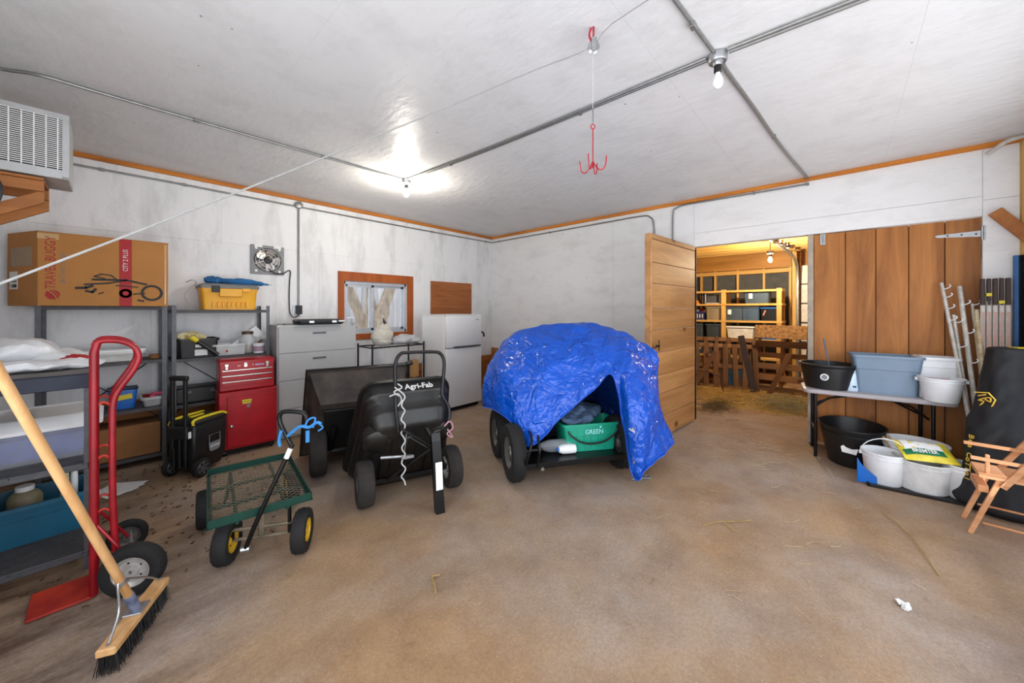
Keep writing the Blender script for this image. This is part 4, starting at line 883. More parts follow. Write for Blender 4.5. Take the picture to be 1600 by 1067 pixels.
for y in (-.055, .25):
    wl = obj('wheel', B().lathe([(.02, -.022), (.075, -.022), (.088, -.016), (.09, 0), (.088, .016), (.075, .022), (.02, .022)], 28, 'y', (.03, y, .092)), M_BLACKP, t, True)
    obj('hub_cap', B().lathe([(.012, -.027), (.06, -.025), (.064, -.02)], 20, 'y', (.03, y, .092)), M_STEELGREY, wl, True)
    for k in range(6):
        a = k*PI/3; obj('hub_slot', B().box((.03+.045*math.cos(a), y-.028, .092+.045*math.sin(a)), (.012, .004, .022), 0, Matrix.Rotation(-a+PI/2, 4, 'Y')), M_BLACKM, wl)
for y in (.04, .17): obj('handle_post', B().box((-.035, y, .62), (.028, .03, .66), .004), M_BLACKP, t)
obj('handle_grip', B().box((-.035, .105, .955), (.04, .19, .045), .012), M_BLACKP, t, True)
obj('bracket_box', B().box((-.03, .105, .44), (.06, .2, .12), .01), M_BLACKP, t); obj('sticker', B().box((-.03, -.0, .42), (.03, .004, .06)), M_LABEL, t)
for i in range(3): obj('back_rib', B().box((-.022, .05+i*.06, .25), (.02, .02, .3), .004), M_BLACKP, t)

# lateral filing cabinet ----------------------------------------------------------------
t = thing('filing_cabinet', 'wide grey lateral filing cabinet against the window wall', 'cabinet', (-4.325, -.678, 0), -4)
Wf, Df = .95, .47
obj('carcass', B().box((Wf/2, Df/2+.02, .71), (Wf, Df, 1.40), .004), M_GREYCAB, t)
zs = [.04, .37, .72, 1.06, 1.385]
for z0, z1 in zip(zs[:-1], zs[1:]):
    d_ = obj('drawer', B().box((Wf/2, .010, (z0+z1)/2), (Wf-.035, .022, z1-z0-.008), .003), M_GREYCAB, t)
    obj('handle_recess', B().box((Wf/2, -.002, z1-.085), (.16, .006, .028), .002), M_STEELGREY, d_)
    obj('handle_lip', B().box((Wf/2, -.006, z1-.10), (.16, .008, .006)), M_GREYCAB, d_)
obj('lock', B().cyl((Wf-.06, .0, 1.395), (Wf-.06, -.006, 1.395), .008, 10), M_BLACKM, t)
t = thing('equipment_case', 'flat black case with silver clips on the filing cabinet', 'case', (-3.83, -.60, 1.412), -5)
obj('case', B().loft([rrect(.52, .34, .03, 0), rrect(.54, .36, .03, .03), rrect(.54, .36, .03, .05), rrect(.5, .32, .03, .065)]), M_BLACKP, t, True)
for x in (-.12, .15): obj('clip', B().box((x, -.182, .035), (.06, .01, .03), .003), M_ALU, t)
obj('strap', B().box((.24, -.18, .04), (.08, .012, .02), .003), M_LABEL, t)
t = thing('tool_scraps', 'small flat metal pieces on the left of the filing cabinet', 'tools', (-4.16, -.5, 1.412), 6)
obj('strip', B().box((0, 0, .006), (.24, .03, .01), .002).box((.04, .06, .006), (.18, .02, .008), .002, Matrix.Rotation(.2, 4, 'Z')).box((-.02, -.07, .008), (.1, .05, .014), .004), M_GREYPRINT, t)

# small black wire rack with a sack -------------------------------------------------------
t = thing('wire_rack', 'small black tube rack under the window', 'rack', (-2.715, -.525, 0))
Wr, Dr = .87, .45
for sx_ in (-1, 1):
    for sy_ in (-1, 1): obj('post', B().tube([(sx_*Wr/2, sy_*Dr/2, 0), (sx_*Wr/2, sy_*Dr/2, 1.09)], .014, 8), M_BLACKM, t, True)
for z in (.2, .50, 1.045):
    obj('rail', B().tube([(-Wr/2, -Dr/2, z), (Wr/2, -Dr/2, z), (Wr/2, Dr/2, z), (-Wr/2, Dr/2, z)], .011, 7, closed=True), M_BLACKM, t)
    wb_ = B()
    for i in range(1, 12): wb_.tube([(-Wr/2+i*Wr/12, -Dr/2, z+.008), (-Wr/2+i*Wr/12, Dr/2, z+.008)], .0025, 5)
    obj('wire_deck', wb_, M_BLACKM, t, kind='stuff')
t = thing('feed_sack', 'pale woven sack with tied handles on the black rack', 'sack', (-2.86, -.50, 1.058))
b_ = blob('sack_body', [((0, 0, .13), (.17, .13, .14)), ((0, 0, .06), (.15, .13, .09)), ((.02, 0, .24), (.10, .08, .09))], M_SACK, t, seed=6, amp=.02, fr=10); 
for s_ in (-1, 1): obj('handle', B().tube([(s_*.11, 0, .22), (s_*.05, 0, .34), (0, 0, .42), (s_*.02, -.02, .33), (s_*.07, -.06, .2)], .009, 6, 5), M_BROWNCAP if s_ > 0 else M_SACK, t, True)
obj('knot', B().lathe([(.01, .40), (.03, .42), (.028, .45), (.012, .46)], 10), M_SACK, t, True)
soft('grey_blanket', 'folded grey blanket on the right of the black rack', 'blanket', (-2.48, -.52, 1.058), [((0, 0, .05), (.25, .17, .06)), ((.03, .02, .10), (.2, .13, .045)), ((-.06, -.03, .07), (.18, .16, .06))], M_CLOTHG, seed=8, amp=.028, fr=9)
t = thing('white_pail', 'white pail with red label on the lower deck of the rack', 'bucket', (-2.86, -.55, .512))
obj('pail', B().lathe([(.10, 0), (.12, .2), (.127, .2), (.127, .23), (.115, .23), (.11, .2), (.095, .01)], 24), M_WHITE, t, True); obj('label', B().box((.04, -.117, .12), (.14, .01, .07), .004), M_REDPRINT, t); text('PRO', .05, M_LABEL, t, (.03, -.124, .12), FRONT)
t = thing('folded_bags', 'stack of folded white feed bags on the lower rack', 'bags', (-3.03, -.45, .512))
for i in range(6): obj('bag', B().box((0, 0, .02+i*.04), (.2, .24, .032), .012, Matrix.Rotation(random.uniform(-.1, .1), 4, 'Z')), M_BAGW, t)
tag(obj('wood_block', B().box((0, 0, .14), (.10, .10, .28), .004), M_PALEWOOD, loc=(-2.36, -.6, .512), rot=(0, 0, .2)), 'orange wood block on the right of the lower rack', 'block')

# fridge -------------------------------------------------------------------------------------
t = thing('fridge', 'white fridge with freezer door on top near room corner', 'fridge', (-2.19, -1.25, 0))
obj('cabinet', B().box((.36, .385, .78), (.72, .60, 1.46), .006), M_FRIDGE, t)
obj('top_panel', B().box((.36, .36, 1.518), (.73, .68, .015), .004), M_FRIDGE, t)
obj('base_grille', B().box((.36, .36, .04), (.68, .58, .07)), M_BLACKM, t)
f_ = obj('freezer_door', B().box((.36, .04, 1.255), (.72, .075, .505), .014, seg=2), M_FRIDGE, t, True)
obj('handle', B().box((.40, -.008, 1.012), (.56, .03, .022), .005), M_STEELGREY, f_); obj('badge', B().box((.62, -.0005, 1.44), (.06, .003, .015)), M_ALU, f_)
obj('fridge_door', B().box((.36, .04, .53), (.72, .075, .92), .014, seg=2), M_FRIDGE, t, True)
tag(obj('crook_handle', B().tube([(-1.05, -.45, .0), (-.78, -.40, 1.0), (-.76, -.40, 1.10), (-.70, -.41, 1.16), (-.64, -.42, 1.12), (-.64, -.42, 1.06)], .017, 8, 4), M_BLACKP, smooth=True), 'black crook handle standing between fridge and blue tarp', 'cane')

# ---------------------------------------------------------------- wheels
def wheel(parent, x, y, z, R, wd, m, rim_m, rz=0, rr=.55, seg=32, lug=0):
    """tyre (part) with rim (sub-part); axis along local x"""
    prof = [(R*rr, -wd*.36), (R*.78, -wd*.5), (R*.93, -wd*.44), (R, -wd*.24), (R, 0.0), (R, wd*.24), (R*.93, wd*.44), (R*.78, wd*.5), (R*rr, wd*.36)]
    md = (lambda i, k: (1-.045*(((k+ (i % 2)*1) // 1) % 2) if 2 <= i <= 6 else 1)) if lug else None
    o = obj('wheel', B().lathe(prof, seg, 'x', mod=md, cap=False, loop=True), m, parent, True, loc=(x, y, z), rot=(0, 0, rz))
    rp = [(R*rr*.99, -wd*.40), (R*rr*1.04, -wd*.40), (R*rr*.93, -wd*.30), (R*rr*.80, -wd*.16), (R*rr*.42, -wd*.16), (R*rr*.36, -wd*.34), (R*rr*.12, -wd*.36)]
    rp = rp + [(r, -h) for r, h in rp[::-1]]
    rm = obj('rim', B().lathe(rp, 24, 'x', cap=False), rim_m, o, True)
    bb = B()
    for k in range(5):
        a = 2*PI*k/5
        for s_ in (-1, 1): bb.cyl((s_*wd*.15, R*rr*.6*math.cos(a), R*rr*.6*math.sin(a)), (s_*wd*.2, R*rr*.6*math.cos(a), R*rr*.6*math.sin(a)), R*.035, 6)
    obj('wheel_nut', bb, M_BLACKM, o)
    return o

# red hand truck ------------------------------------------------------------------------------
t = thing('hand_truck', 'tall red hand truck with looped handles standing at left', 'hand truck', (-5.75, -2.565, 0))
obj('toe_plate', B().box((-.115, 0, .012), (.235, .27, .012), .003).box((.0, 0, .06), (.012, .27, .10), .003), M_REDPLATE, t)
for s_ in (-1, 1):
    y = s_*.12
    obj('rail', B().tube([(.0, y, .015), (.0, y, .8), (.0, y, 1.36), (.012, y, 1.415)], .019, 10, 1), M_REDHT, t, True)
    obj('handle_loop', B().tube([(.0, y, 1.40), (.03, y, 1.425), (.10, y, 1.42), (.155, y, 1.385), (.175, y, 1.32), (.15, y, 1.24), (.10, y, 1.15), (.075, y, 1.08), (.07, y, .95), (.072, y, .5), (.085, y, .16)], .016, 10, 4), M_REDHT, t, True)
    for z in (.45, .75, 1.05):
        obj('clip', B().tube([(.0, y, z), (.035, y, z+.03), (.072, y, z)], .007, 6, 3), M_REDPLATE, t, True)
    obj('axle_brace', B().tube([(.0, y, .42), (.14, y*1.3, .16)], .008, 7), M_REDHT, t)
for z in (.25, .7, 1.15): obj('cross_bar', B().box((.0, 0, z), (.012, .24, .035), .002), M_REDHT, t)
obj('axle', B().cyl((.15, -.27, .14), (.15, .27, .14), .010, 10), M_GALV, t)
wheel(t, .15, -.25, .142, .142, .085, M_RUBBER, M_SRIM, PI/2-.45, .56)
wheel(t, .14, .32, .10, .10, .06, M_RUBBER, M_GRIM, PI/2-.1, .6)

# push broom ------------------------------------------------------------------------------------
t = thing('push_broom', 'push broom with pale wooden handle leaning at lower left', 'broom', (-5.60, -3.19, 0), 63)
obj('head_block', B().box((0, 0, .105), (.46, .07, .035), .006), M_PALEWOOD, t)
br = B(); random.seed(3)
for i in range(900):
    x = random.uniform(-.222, .222); y = random.uniform(-.03, .03)
    br.tube([(x, y, .09), (x+random.uniform(-.012, .012), y*1.3+random.uniform(-.012, .012), .003)], .0012, 3)
obj('bristles', br, M_BLACKP, t, kind='stuff')
hl = Matrix.Rotation(math.radians(-63), 3, 'Z')
def loc_(w_): return hl @ (Vector(w_)-Vector((-5.60, -3.19, 0)))
top = loc_((-5.965, -3.66, 1.46)); base = Vector((0, 0, .12)); dr = (top-base).normalized()
obj('handle', B().tube([base+dr*.02, top], .0165, 12), M_PALEWOOD, t, True)
obj('ferrule', B().tube([base+dr*.015, base+dr*.12], .02, 12), mat('blue_ferrule', '#46587E', .45, .3, col2='#8890A4', scale=14), t, True)
obj('socket_plate', B().box((0, 0, .125), (.09, .072, .008), .003), M_GALV, t)
br_p = base+dr*.22
obj('brace', B().tube([(-.21, 0, .122), (-.12, br_p[1]*.5-.0, .2), br_p-Vector((.02, 0, 0)), br_p+Vector((.02, 0, 0)), (.12, br_p[1]*.5, .2), (.21, 0, .122)], .005, 7, 4), M_ALU, t, True)
obj('clamp', B().tube([br_p-dr*.012, br_p+dr*.012], .019, 12), M_ALU, t, True)
for x in (-.21, .21, -.02, .03): obj('screw', B().cyl((x, 0, .122), (x, 0, .130), .007, 8), M_ALU, t)

# green mesh garden cart -----------------------------------------------------------------------
t = thing('garden_cart', 'green mesh garden cart with yellow rims in front', 'cart', (-4.98, -2.63, 0), -8)
Wg, Lg, zg = .54, .90, .345
for x0, y0, x1, y1 in ((-Wg/2, -Lg/2, Wg/2, -Lg/2), (-Wg/2, Lg/2, Wg/2, Lg/2), (-Wg/2, -Lg/2, -Wg/2, Lg/2), (Wg/2, -Lg/2, Wg/2, Lg/2)):
    obj('frame_rail', B().box(((x0+x1)/2, (y0+y1)/2, zg), (abs(x1-x0)+.006, abs(y1-y0)+.006, .05)).box(((x0+x1)/2*.97, (y0+y1)/2*.985, zg-.023), (abs(x1-x0)+.02 if x0 != x1 else .025, abs(y1-y0)+.02 if y0 != y1 else .025, .004)), M_GREENF, t)
ms = B(); p = .042
for k in range(-int((Wg+Lg)/p)-2, int((Wg+Lg)/p)+2):
    for s_ in (1, -1):
        # line y = s*1.6x + c clipped to the deck
        c = k*p; pts = []
        for x in (-Wg/2+.01, Wg/2-.01):
            y = s_*.9*x+c
            if abs(y) <= Lg/2-.01: pts.append((x, y))
        for y in (-Lg/2+.01, Lg/2-.01):
            x = (y-c)/(s_*.9)
            if abs(x) <= Wg/2-.01: pts.append((x, y))
        if len(pts) >= 2 and math.dist(pts[0], pts[1]) > .02: ms.tube([(*pts[0], zg-.02), (*pts[1], zg-.02)], .0022, 4)
obj('mesh_deck', ms, M_STRAWMESH, t, kind='stuff')
for a, c_ in (((-Wg/2, -.16), (Wg/2, -.16)), ((-Wg/2, .16), (Wg/2, .16)), ((-.13, -Lg/2), (-.13, Lg/2)), ((.13, -Lg/2), (.13, Lg/2))):
    obj('deck_bar', B().tube([(*a, zg-.035), (*c_, zg-.035)], .011, 4), M_GREENF, t)
wheel(t, -Wg/2-.02, .30, .135, .135, .09, M_RUBBER, M_YRIM, 0, .5, lug=1); wheel(t, Wg/2-.0, .30, .135, .135, .09, M_RUBBER, M_YRIM, 0, .5, lug=1)
obj('rear_axle', B().cyl((-Wg/2-.05, .30, .135), (Wg/2+.04, .30, .135), .009, 8), M_STRAWMESH, t)
for x in (-.17, .17): obj('axle_strut', B().tube([(x, .30, .14), (x*.8, .18, zg-.04)], .010, 6).tube([(x, .30, .14), (x*.8, .38, zg-.04)], .010, 6), M_GREENF, t)
sa = -.42; ca, sn = math.cos(sa), math.sin(sa); fx, fy = .0, -.36
def st(x, y, z): return (fx+x*ca-y*sn, fy+x*sn+y*ca, z)
p0 = st(-.19, 0, 0); p1 = st(.235, 0, 0)
wheel(t, p0[0], p0[1], .137, .137, .09, M_RUBBER, M_YRIM, sa, .5, lug=1); wheel(t, p1[0], p1[1], .137, .137, .09, M_RUBBER, M_YRIM, sa, .5, lug=1)
obj('front_axle', B().tube([st(-.22, 0, .137), st(.26, 0, .137)], .010, 8).tube([st(-.16, 0, .2), st(.17, 0, .2)], .012, 6), M_STRAWMESH, t)
obj('king_post', B().tube([st(0, 0, .15), (fx, fy, zg-.03)], .02, 8), M_STRAWMESH, t); [obj('steering_arm', B().tube([st(x, 0, .14), st(x, .0, zg-.04)], .012, 6), M_BLACKM, t) for x in (.16, -.16)]
RG = Matrix.Rotation(math.radians(8), 3, 'Z')
def gl(*w_): return RG @ (Vector(w_)-Vector((-4.98, -2.63, 0)))
obj('pull_handle', B().tube([gl(-5.13, -3.05, .13), gl(-5.06, -3.10, .35), gl(-4.90, -3.155, .74)], .0135, 10, 3), M_BLACKM, t, True)
obj('handle_loop', B().tube([gl(*q) for q in ((-4.905, -3.15, .73), (-4.946, -3.094, .85), (-4.955, -3.085, .916), (-4.93, -3.112, .945), (-4.855, -3.195, .937), (-4.838, -3.213, .895), (-4.841, -3.21, .842))], .0135, 10, 5), M_BLACKM, t, True)
obj('tape_band', B().tube([gl(-4.935, -3.145, .655), gl(-4.912, -3.152, .715)], .0155, 10), M_LABEL, t, True)
obj('hub_bolt', B().tube([gl(-5.11, -3.06, .13), gl(-5.15, -3.04, .13)], .016, 8), M_GALV, t)
bs = B().tube([gl(*q) for q in ((-4.93, -3.16, .80), (-4.88, -3.22, .86), (-4.84, -3.26, .855), (-4.80, -3.28, .88), (-4.78, -3.30, .87))], .010, 6, 4).tube([gl(*q) for q in ((-4.86, -3.24, .85), (-4.84, -3.25, .90), (-4.81, -3.28, .91), (-4.82, -3.27, .85))], .006, 6, 4)
bs.tube([gl(*q) for q in ((-4.955, -3.12, .83), (-4.965, -3.11, .77), (-4.96, -3.11, .73))], .010, 6, 3).box(gl(-4.845, -3.25, .795), (.022, .006, .075), .001).tube([gl(*q) for q in ((-4.80, -3.28, .88), (-4.775, -3.31, .85), (-4.80, -3.30, .83))], .005, 6, 4)
obj('blue_strap', bs, M_BLUEWEB, t, True)

# dump carts --------------------------------------------------------------------------------------
def tub_mesh(rings, wall=.012):
    outer = [rrect(w_, l_, r_, c) for w_, l_, r_, c in rings]
    inner = [rrect(w_-2*wall, l_-2*wall, max(.01, r_-wall), c-wall) for w_, l_, r_, c in rings if True]
    return outer[::-1]+[inner[0]]+inner[1:]
# near cart : poly tub tipped up, underside facing the camera
t = thing('dump_cart', 'black poly dump cart tipped up with white lettering', 'cart', (-3.95, -3.007, 0), -20)
a0 = Vector((0, .10, .985)); a1 = Vector((0, .66, .03)); u = (a0-a1).normalized(); L_ = (a0-a1).length; nrm = Vector((0, u.z*-1, u.y))   # depth direction (forward and down)
mid = (a0+a1)/2
Mt = Matrix(((1, u.x, nrm.x, mid.x), (0, u.y, nrm.y, mid.y), (0, u.z, nrm.z, mid.z), (0, 0, 0, 1)))
rg = [(.90, L_, .13, -.012), (.90, L_, .13, .018), (.85, L_-.05, .12, .02), (.835, L_-.08, .12, .11), (.80, L_-.11, .11, .12), (.79, L_-.14, .11, .165), (.76, L_-.17, .11, .175), (.74, L_-.22, .11, .25), (.70, L_-.26, .1, .26), (.66, L_-.34, .1, .33), (.58, L_-.44, .1, .36)]
b_ = B().loft([[(x*(1-.15*y/(L_/2)), y, z) for x, y, z in r_] for r_ in tub_mesh(rg)])
obj('tub', b_.xf(Mt), M_TUBBLACK, t, True)
rb = B()
for x in (-.2, 0, .2): rb.box((x, -.03, .365), (.09, .55, .03), .014)
obj('bottom_rib', rb.xf(Mt), M_TUBBLACK, t, True)
for x in (-.26, .24): obj('wheel_bulge', B().lathe([(.13, .25), (.125, .34), (.09, .375), (.03, .385)], 20, c=(x, .20, 0)).xf(Mt), M_TUBBLACK, t, True)
lt = text('Agri-Fab', .085, M_LABEL, t, (Mt @ Vector((.09, L_/2-.030, .066))), (Mt.to_3x3() @ Matrix.Rotation(0, 3, 'X')).to_euler(), sx_=.85, bold=.0015)
nf = (u+nrm*.09).normalized()   # outer face of the tub's front wall
zx = Vector((1, 0, 0)); zy = nf.cross(zx)
lt.rotation_euler = Matrix((zx, zy, nf)).transposed().to_euler(); 
for x in (-.365, .365): wheel(t, x, 0, .182, .182, .135, M_RUBDUST, M_SRIM, 0, .5)
obj('axle', B().cyl((-.42, 0, .182), (.42, 0, .182), .014, 10).box((0, 0, .182), (.6, .035, .035)), M_BLACKM, t)
tg = B().loft([[(.115, -.40, .0), (.185, -.40, .0), (.185, -.34, .0), (.115, -.34, .0)], [(.10, -.33, .55), (.17, -.33, .55), (.17, -.27, .55), (.10, -.27, .55)], [(.10, -.31, .61), (.17, -.31, .61), (.17, -.27, .61), (.10, -.27, .61)]])
to = obj('tongue', tg, M_BLACKM, t)
obj('warning_label', B().box((.1435, -.381, .29), (.055, .003, .21), .001, Matrix.Rotation(-.125, 4, 'X')), M_LABEL, to); obj('label_print', B().box((.1435, -.3835, .27), (.045, .003, .1), .0005, Matrix.Rotation(-.125, 4, 'X')), M_GREYPRINT, to)
obj('hitch_pin', B().tube([(.06, -.29, .66), (.10, -.29, .58)], .018, 8).tube([(.12, -.3, .61), (.18, -.3, .62)], .008, 7), M_BLACKM, to)
obj('frame_brace', B().tube([(.11, -.28, .50), (-.06, -.25, .62), (-.12, -.23, .66)], .012, 7).tube([(.12, -.28, .46), (-.05, -.25, .58)], .008, 6).tube([(.14, -.28, .5), (-.2, -.05, .2)], .016, 7).tube([(.14, -.28, .5), (.3, -.02, .2)], .016, 7), M_BLACKM, t)
obj('latch_bar', B().tube([(-.26, -.13, .42), (-.02, -.18, .41)], .012, 7).box((-.06, -.19, .41), (.10, .02, .025), .004).tube([(-.09, -.19, .42), (-.07, -.2, .62)], .004, 6), M_GALV, t)
obj('push_handle', B().tube([(-.13, -.17, .62), (-.145, -.15, .80), (-.143, -.11, .98), (-.14, -.10, 1.16), (-.10, -.10, 1.235), (-.04, -.10, 1.245), (.16, -.11, 1.24), (.235, -.11, 1.22), (.265, -.12, 1.14), (.25, -.13, .98), (.24, -.15, .87), (.29, -.17, .76), (.28, -.19, .66), (.2, -.23, .60)], .0145, 10, 4), M_BLACKM, t, True)
rp = [(-.15, -.125, .97)]
for i in range(22): rp.append((-.10+.006*i/22+.016*math.sin(i*1.9), -.20+.01*math.cos(i*1.3), .93-.035*i))
obj('tied_rope', B().tube(rp, .006, 6, 3).tube([(-.19, -.12, .9), (-.13, -.15, .92), (-.10, -.14, .86), (-.15, -.15, .8)], .006, 6, 4).tube([(-.13, -.14, 1.0), (-.1, -.16, .97), (-.16, -.15, .94), (-.12, -.14, .9)], .006, 6, 4), M_ROPE, t, True)
obj('pink_twine', B().tube([(.2, -.33, .66), (.25, -.32, .69), (.28, -.31, .63), (.22, -.34, .60), (.27, -.33, .56), (.23, -.32, .63)], .006, 6, 4), mat('pink_twine', '#A87F88', .8), t, True)
# rear cart : steel tub tipped up behind it
t = thing('dump_cart', 'larger dusty black dump cart tipped up behind the lettered one', 'cart', (-3.954, -2.127, 0), -18)
a0 = Vector((0, .10, 1.0)); a1 = Vector((0, .56, .03)); u = (a0-a1).normalized(); L_ = (a0-a1).length; nrm = Vector((0, -u.z, u.y)); mid = (a0+a1)/2
b_ = B()
def q4(w0, l0, w1, c): # flat-sided ring
    return [(x, y, c) for x, y in ((-w0/2, l0), (w0/2, l0), (w1[0]/2, w1[1]), (-w1[0]/2, w1[1]))]
Mt = Matrix(((1, u.x, nrm.x, mid.x), (0, u.y, nrm.y, mid.y), (0, u.z, nrm.z, mid.z), (0, 0, 0, 1)))
h2 = L_/2
R_out = [q4(.98, h2, (1.1, -h2), -.02), q4(.98, h2, (1.1, -h2), .02), q4(.94, h2-.02, (1.06, -h2+.02), .02), q4(.76, h2-.2, (.84, -h2+.26), .30)]
R_in = [q4(.92, h2-.03, (1.04, -h2+.03), -.02), q4(.74, h2-.21, (.82, -h2+.27), .285)]
b_.loft(R_out[::-1]+R_in)
obj('tub', b_.xf(Mt), M_TUBGREY, t)
obj('rim_tube', B().tube([Mt @ Vector(p) for p in ((-.49, h2, 0), (.49, h2, 0), (.55, -h2, 0), (-.55, -h2, 0))], .02, 8, closed=True), M_BLACKM, t)
obj('bottom_pan', B().box((0, .03, .315), (.7, .5, .03), .004).xf(Mt), M_BLACKP, t)
for x in (-.40, .40): wheel(t, x, 0, .212, .212, .15, M_RUBDUST, mat('rusty_rim', '#5B5049', .7, .3, var=.3, scale=14), 0, .55)
obj('axle', B().cyl((-.4, 0, .212), (.4, 0, .212), .016, 10), M_BLACKM, t)
for p_ in (((-.3, 0, .22), (-.25, -.03, .45)), ((.3, 0, .22), (.25, -.03, .45)), ((0, -.12, .5), (0, -.15, .15))): obj('frame_beam', B().tube(p_, .026, 6), M_BLACKM, t)
obj('corner_grip', B().cyl((.47, .085, 1.0), (.53, .085, 1.02), .028, 10), M_BLACKP, t, True)

# ---------------------------------------------------------------- tandem trailer under the blue tarp
t = thing('tandem_trailer', 'low black utility trailer with tandem wheels under the blue tarp', 'trailer', (-2.67, -3.78, 0), -32.7)
for x in (-.56, .545):
    for y in (0, .575): wheel(t, x, y, .265, .265, .14, M_RUBBER, M_GRIM, 0, .52, 40, lug=1)
obj('bed', B().box((0, .5, .205), (.93, 1.42, .03), .004), M_BLACKM, t)
obj('front_rail', B().box((0, -.215, .205), (1.0, .03, .05), .004), M_BLACKM, t)
obj('axle', B().cyl((-.56, 0, .265), (.545, 0, .265), .02, 10).cyl((-.56, .575, .265), (.545, .575, .265), .02, 10), M_BLACKM, t)
obj('corner_loop', B().tube([(-.5, -.2, .2), (-.52, -.26, .25), (-.48, -.28, .4), (-.45, -.2, .47), (-.42, .0, .47)], .012, 7, 4).tube([(-.4, -.23, .21), (-.39, -.25, .36), (-.38, -.18, .46)], .012, 7, 3), M_BLACKM, t, True)
obj('shackle', B().cyl((-.36, -.235, .185), (-.36, -.25, .185), .016, 8), M_BRASS, t)
soft('load_bundle', 'dark folded canvas load filling the space under the tarp', 'bundle', (-2.27, -3.31, .222), [((0, 0, .28), (.42, .36, .34)), ((.1, .05, .6), (.33, .3, .30)), ((-.08, .15, .65), (.3, .26, .25))], M_DKCLOTH, seed=11, amp=.05, fr=5)
tote('green_bin', 'green storage bin with rope handle on the trailer bed', (-2.44, -3.83, .223), -36, .60, .34, .27, M_GREENBIN, taper=.84, nrib=7, cat='bin', step=.12)
gb = bpy.data.objects['green_bin']
text('GREEN', .062, M_BPRINT, gb, (.02, -.166, .19), (PI/2+.06, 0, 0), bold=.001); obj('logo_leaf', B().lathe([(.006, -.002), (.011, 0), (.006, .002)], 10, 'y', (.085, -.17, .235)), M_BPRINT, gb)
obj('rope_handle', B().tube([(-.25, -.178, .215), (-.22, -.19, .17), (-.12, -.19, .105), (0, -.19, .085), (.13, -.19, .105), (.24, -.19, .18), (.26, -.178, .22)], .009, 7, 5), M_BLACKP, gb, True)
soft('folded_jeans', 'faded folded jeans lying on top of the green bin', 'clothes', (-2.42, -3.80, .488), [((-.12, 0, .04), (.2, .14, .05)), ((.12, .02, .05), (.17, .13, .06)), ((0, .06, .09), (.22, .12, .05))], M_DENIM, seed=13, amp=.03, fr=11)
t = thing('clear_jug', 'wrapped clear jug lying left of the green bin', 'jug', (-2.79, -3.70, .222), 52)
obj('body', B().lathe([(.02, -.17), (.055, -.15), (.06, -.05), (.058, .06), (.04, .12), (.02, .15)], 18, 'y', (0, 0, .062)), M_CLEARBLUE, t, True); obj('cap', B().lathe([(.022, .15), (.022, .175)], 12, 'y', (0, 0, .062)), M_BLACKP, t)
t = thing('white_jug', 'white jug lying with its base outward beside the green bin', 'jug', (-2.73, -3.82, .222), 52)
obj('body', B().lathe([(.03, -.07), (.042, -.062), (.045, -.03), (.045, .06), (.03, .1)], 18, 'y', (0, 0, .046)), M_WHITE, t, True); obj('cap', B().lathe([(.018, .1), (.018, .12)], 12, 'y', (0, 0, .046)), M_BLUE, t)

def tarp_material():
    m = bpy.data.materials.new('blue_poly_tarp'); m.use_nodes = True; n = m.node_tree; L = n.links.new; b = n.nodes['Principled BSDF']
    b.inputs['Roughness'].default_value = .2; b.inputs['Specular IOR Level'].default_value = .5
    g = n.nodes.new('ShaderNodeNewGeometry')
    nz = n.nodes.new('ShaderNodeTexNoise'); nz.inputs['Scale'].default_value = 4; L(g.outputs['Position'], nz.inputs['Vector'])
    r = n.nodes.new('ShaderNodeValToRGB'); L(nz.outputs['Fac'], r.inputs[0]); r.color_ramp.elements[0].color = (*lin('#0443A6'), 1); r.color_ramp.elements[1].color = (*lin('#0A57CC'), 1); L(r.outputs[0], b.inputs['Base Color'])
    n1 = n.nodes.new('ShaderNodeTexNoise'); n1.inputs['Scale'].default_value = 4; L(g.outputs['Position'], n1.inputs['Vector'])
    mx = n.nodes.new('ShaderNodeMixRGB'); mx.inputs[0].default_value = .3; L(g.outputs['Position'], mx.inputs[1]); L(n1.outputs['Color'], mx.inputs[2])
    last = None
    for sc_v, st_, dist in ((4.5, .6, .05), (11, .8, .03), (28, .8, .012)):
        v1 = n.nodes.new('ShaderNodeTexVoronoi'); v1.inputs['Scale'].default_value = sc_v; v1.feature = 'F1'; v1.distance = 'CHEBYCHEV'; L(mx.outputs[0], v1.inputs['Vector'])
        b1 = n.nodes.new('ShaderNodeBump'); b1.inputs['Strength'].default_value = st_; b1.inputs['Distance'].default_value = dist; L(v1.outputs['Distance'], b1.inputs['Height'])
        if last: L(last.outputs[0], b1.inputs['Normal'])
        last = b1
    L(last.outputs[0], b.inputs['Normal'])
    return m
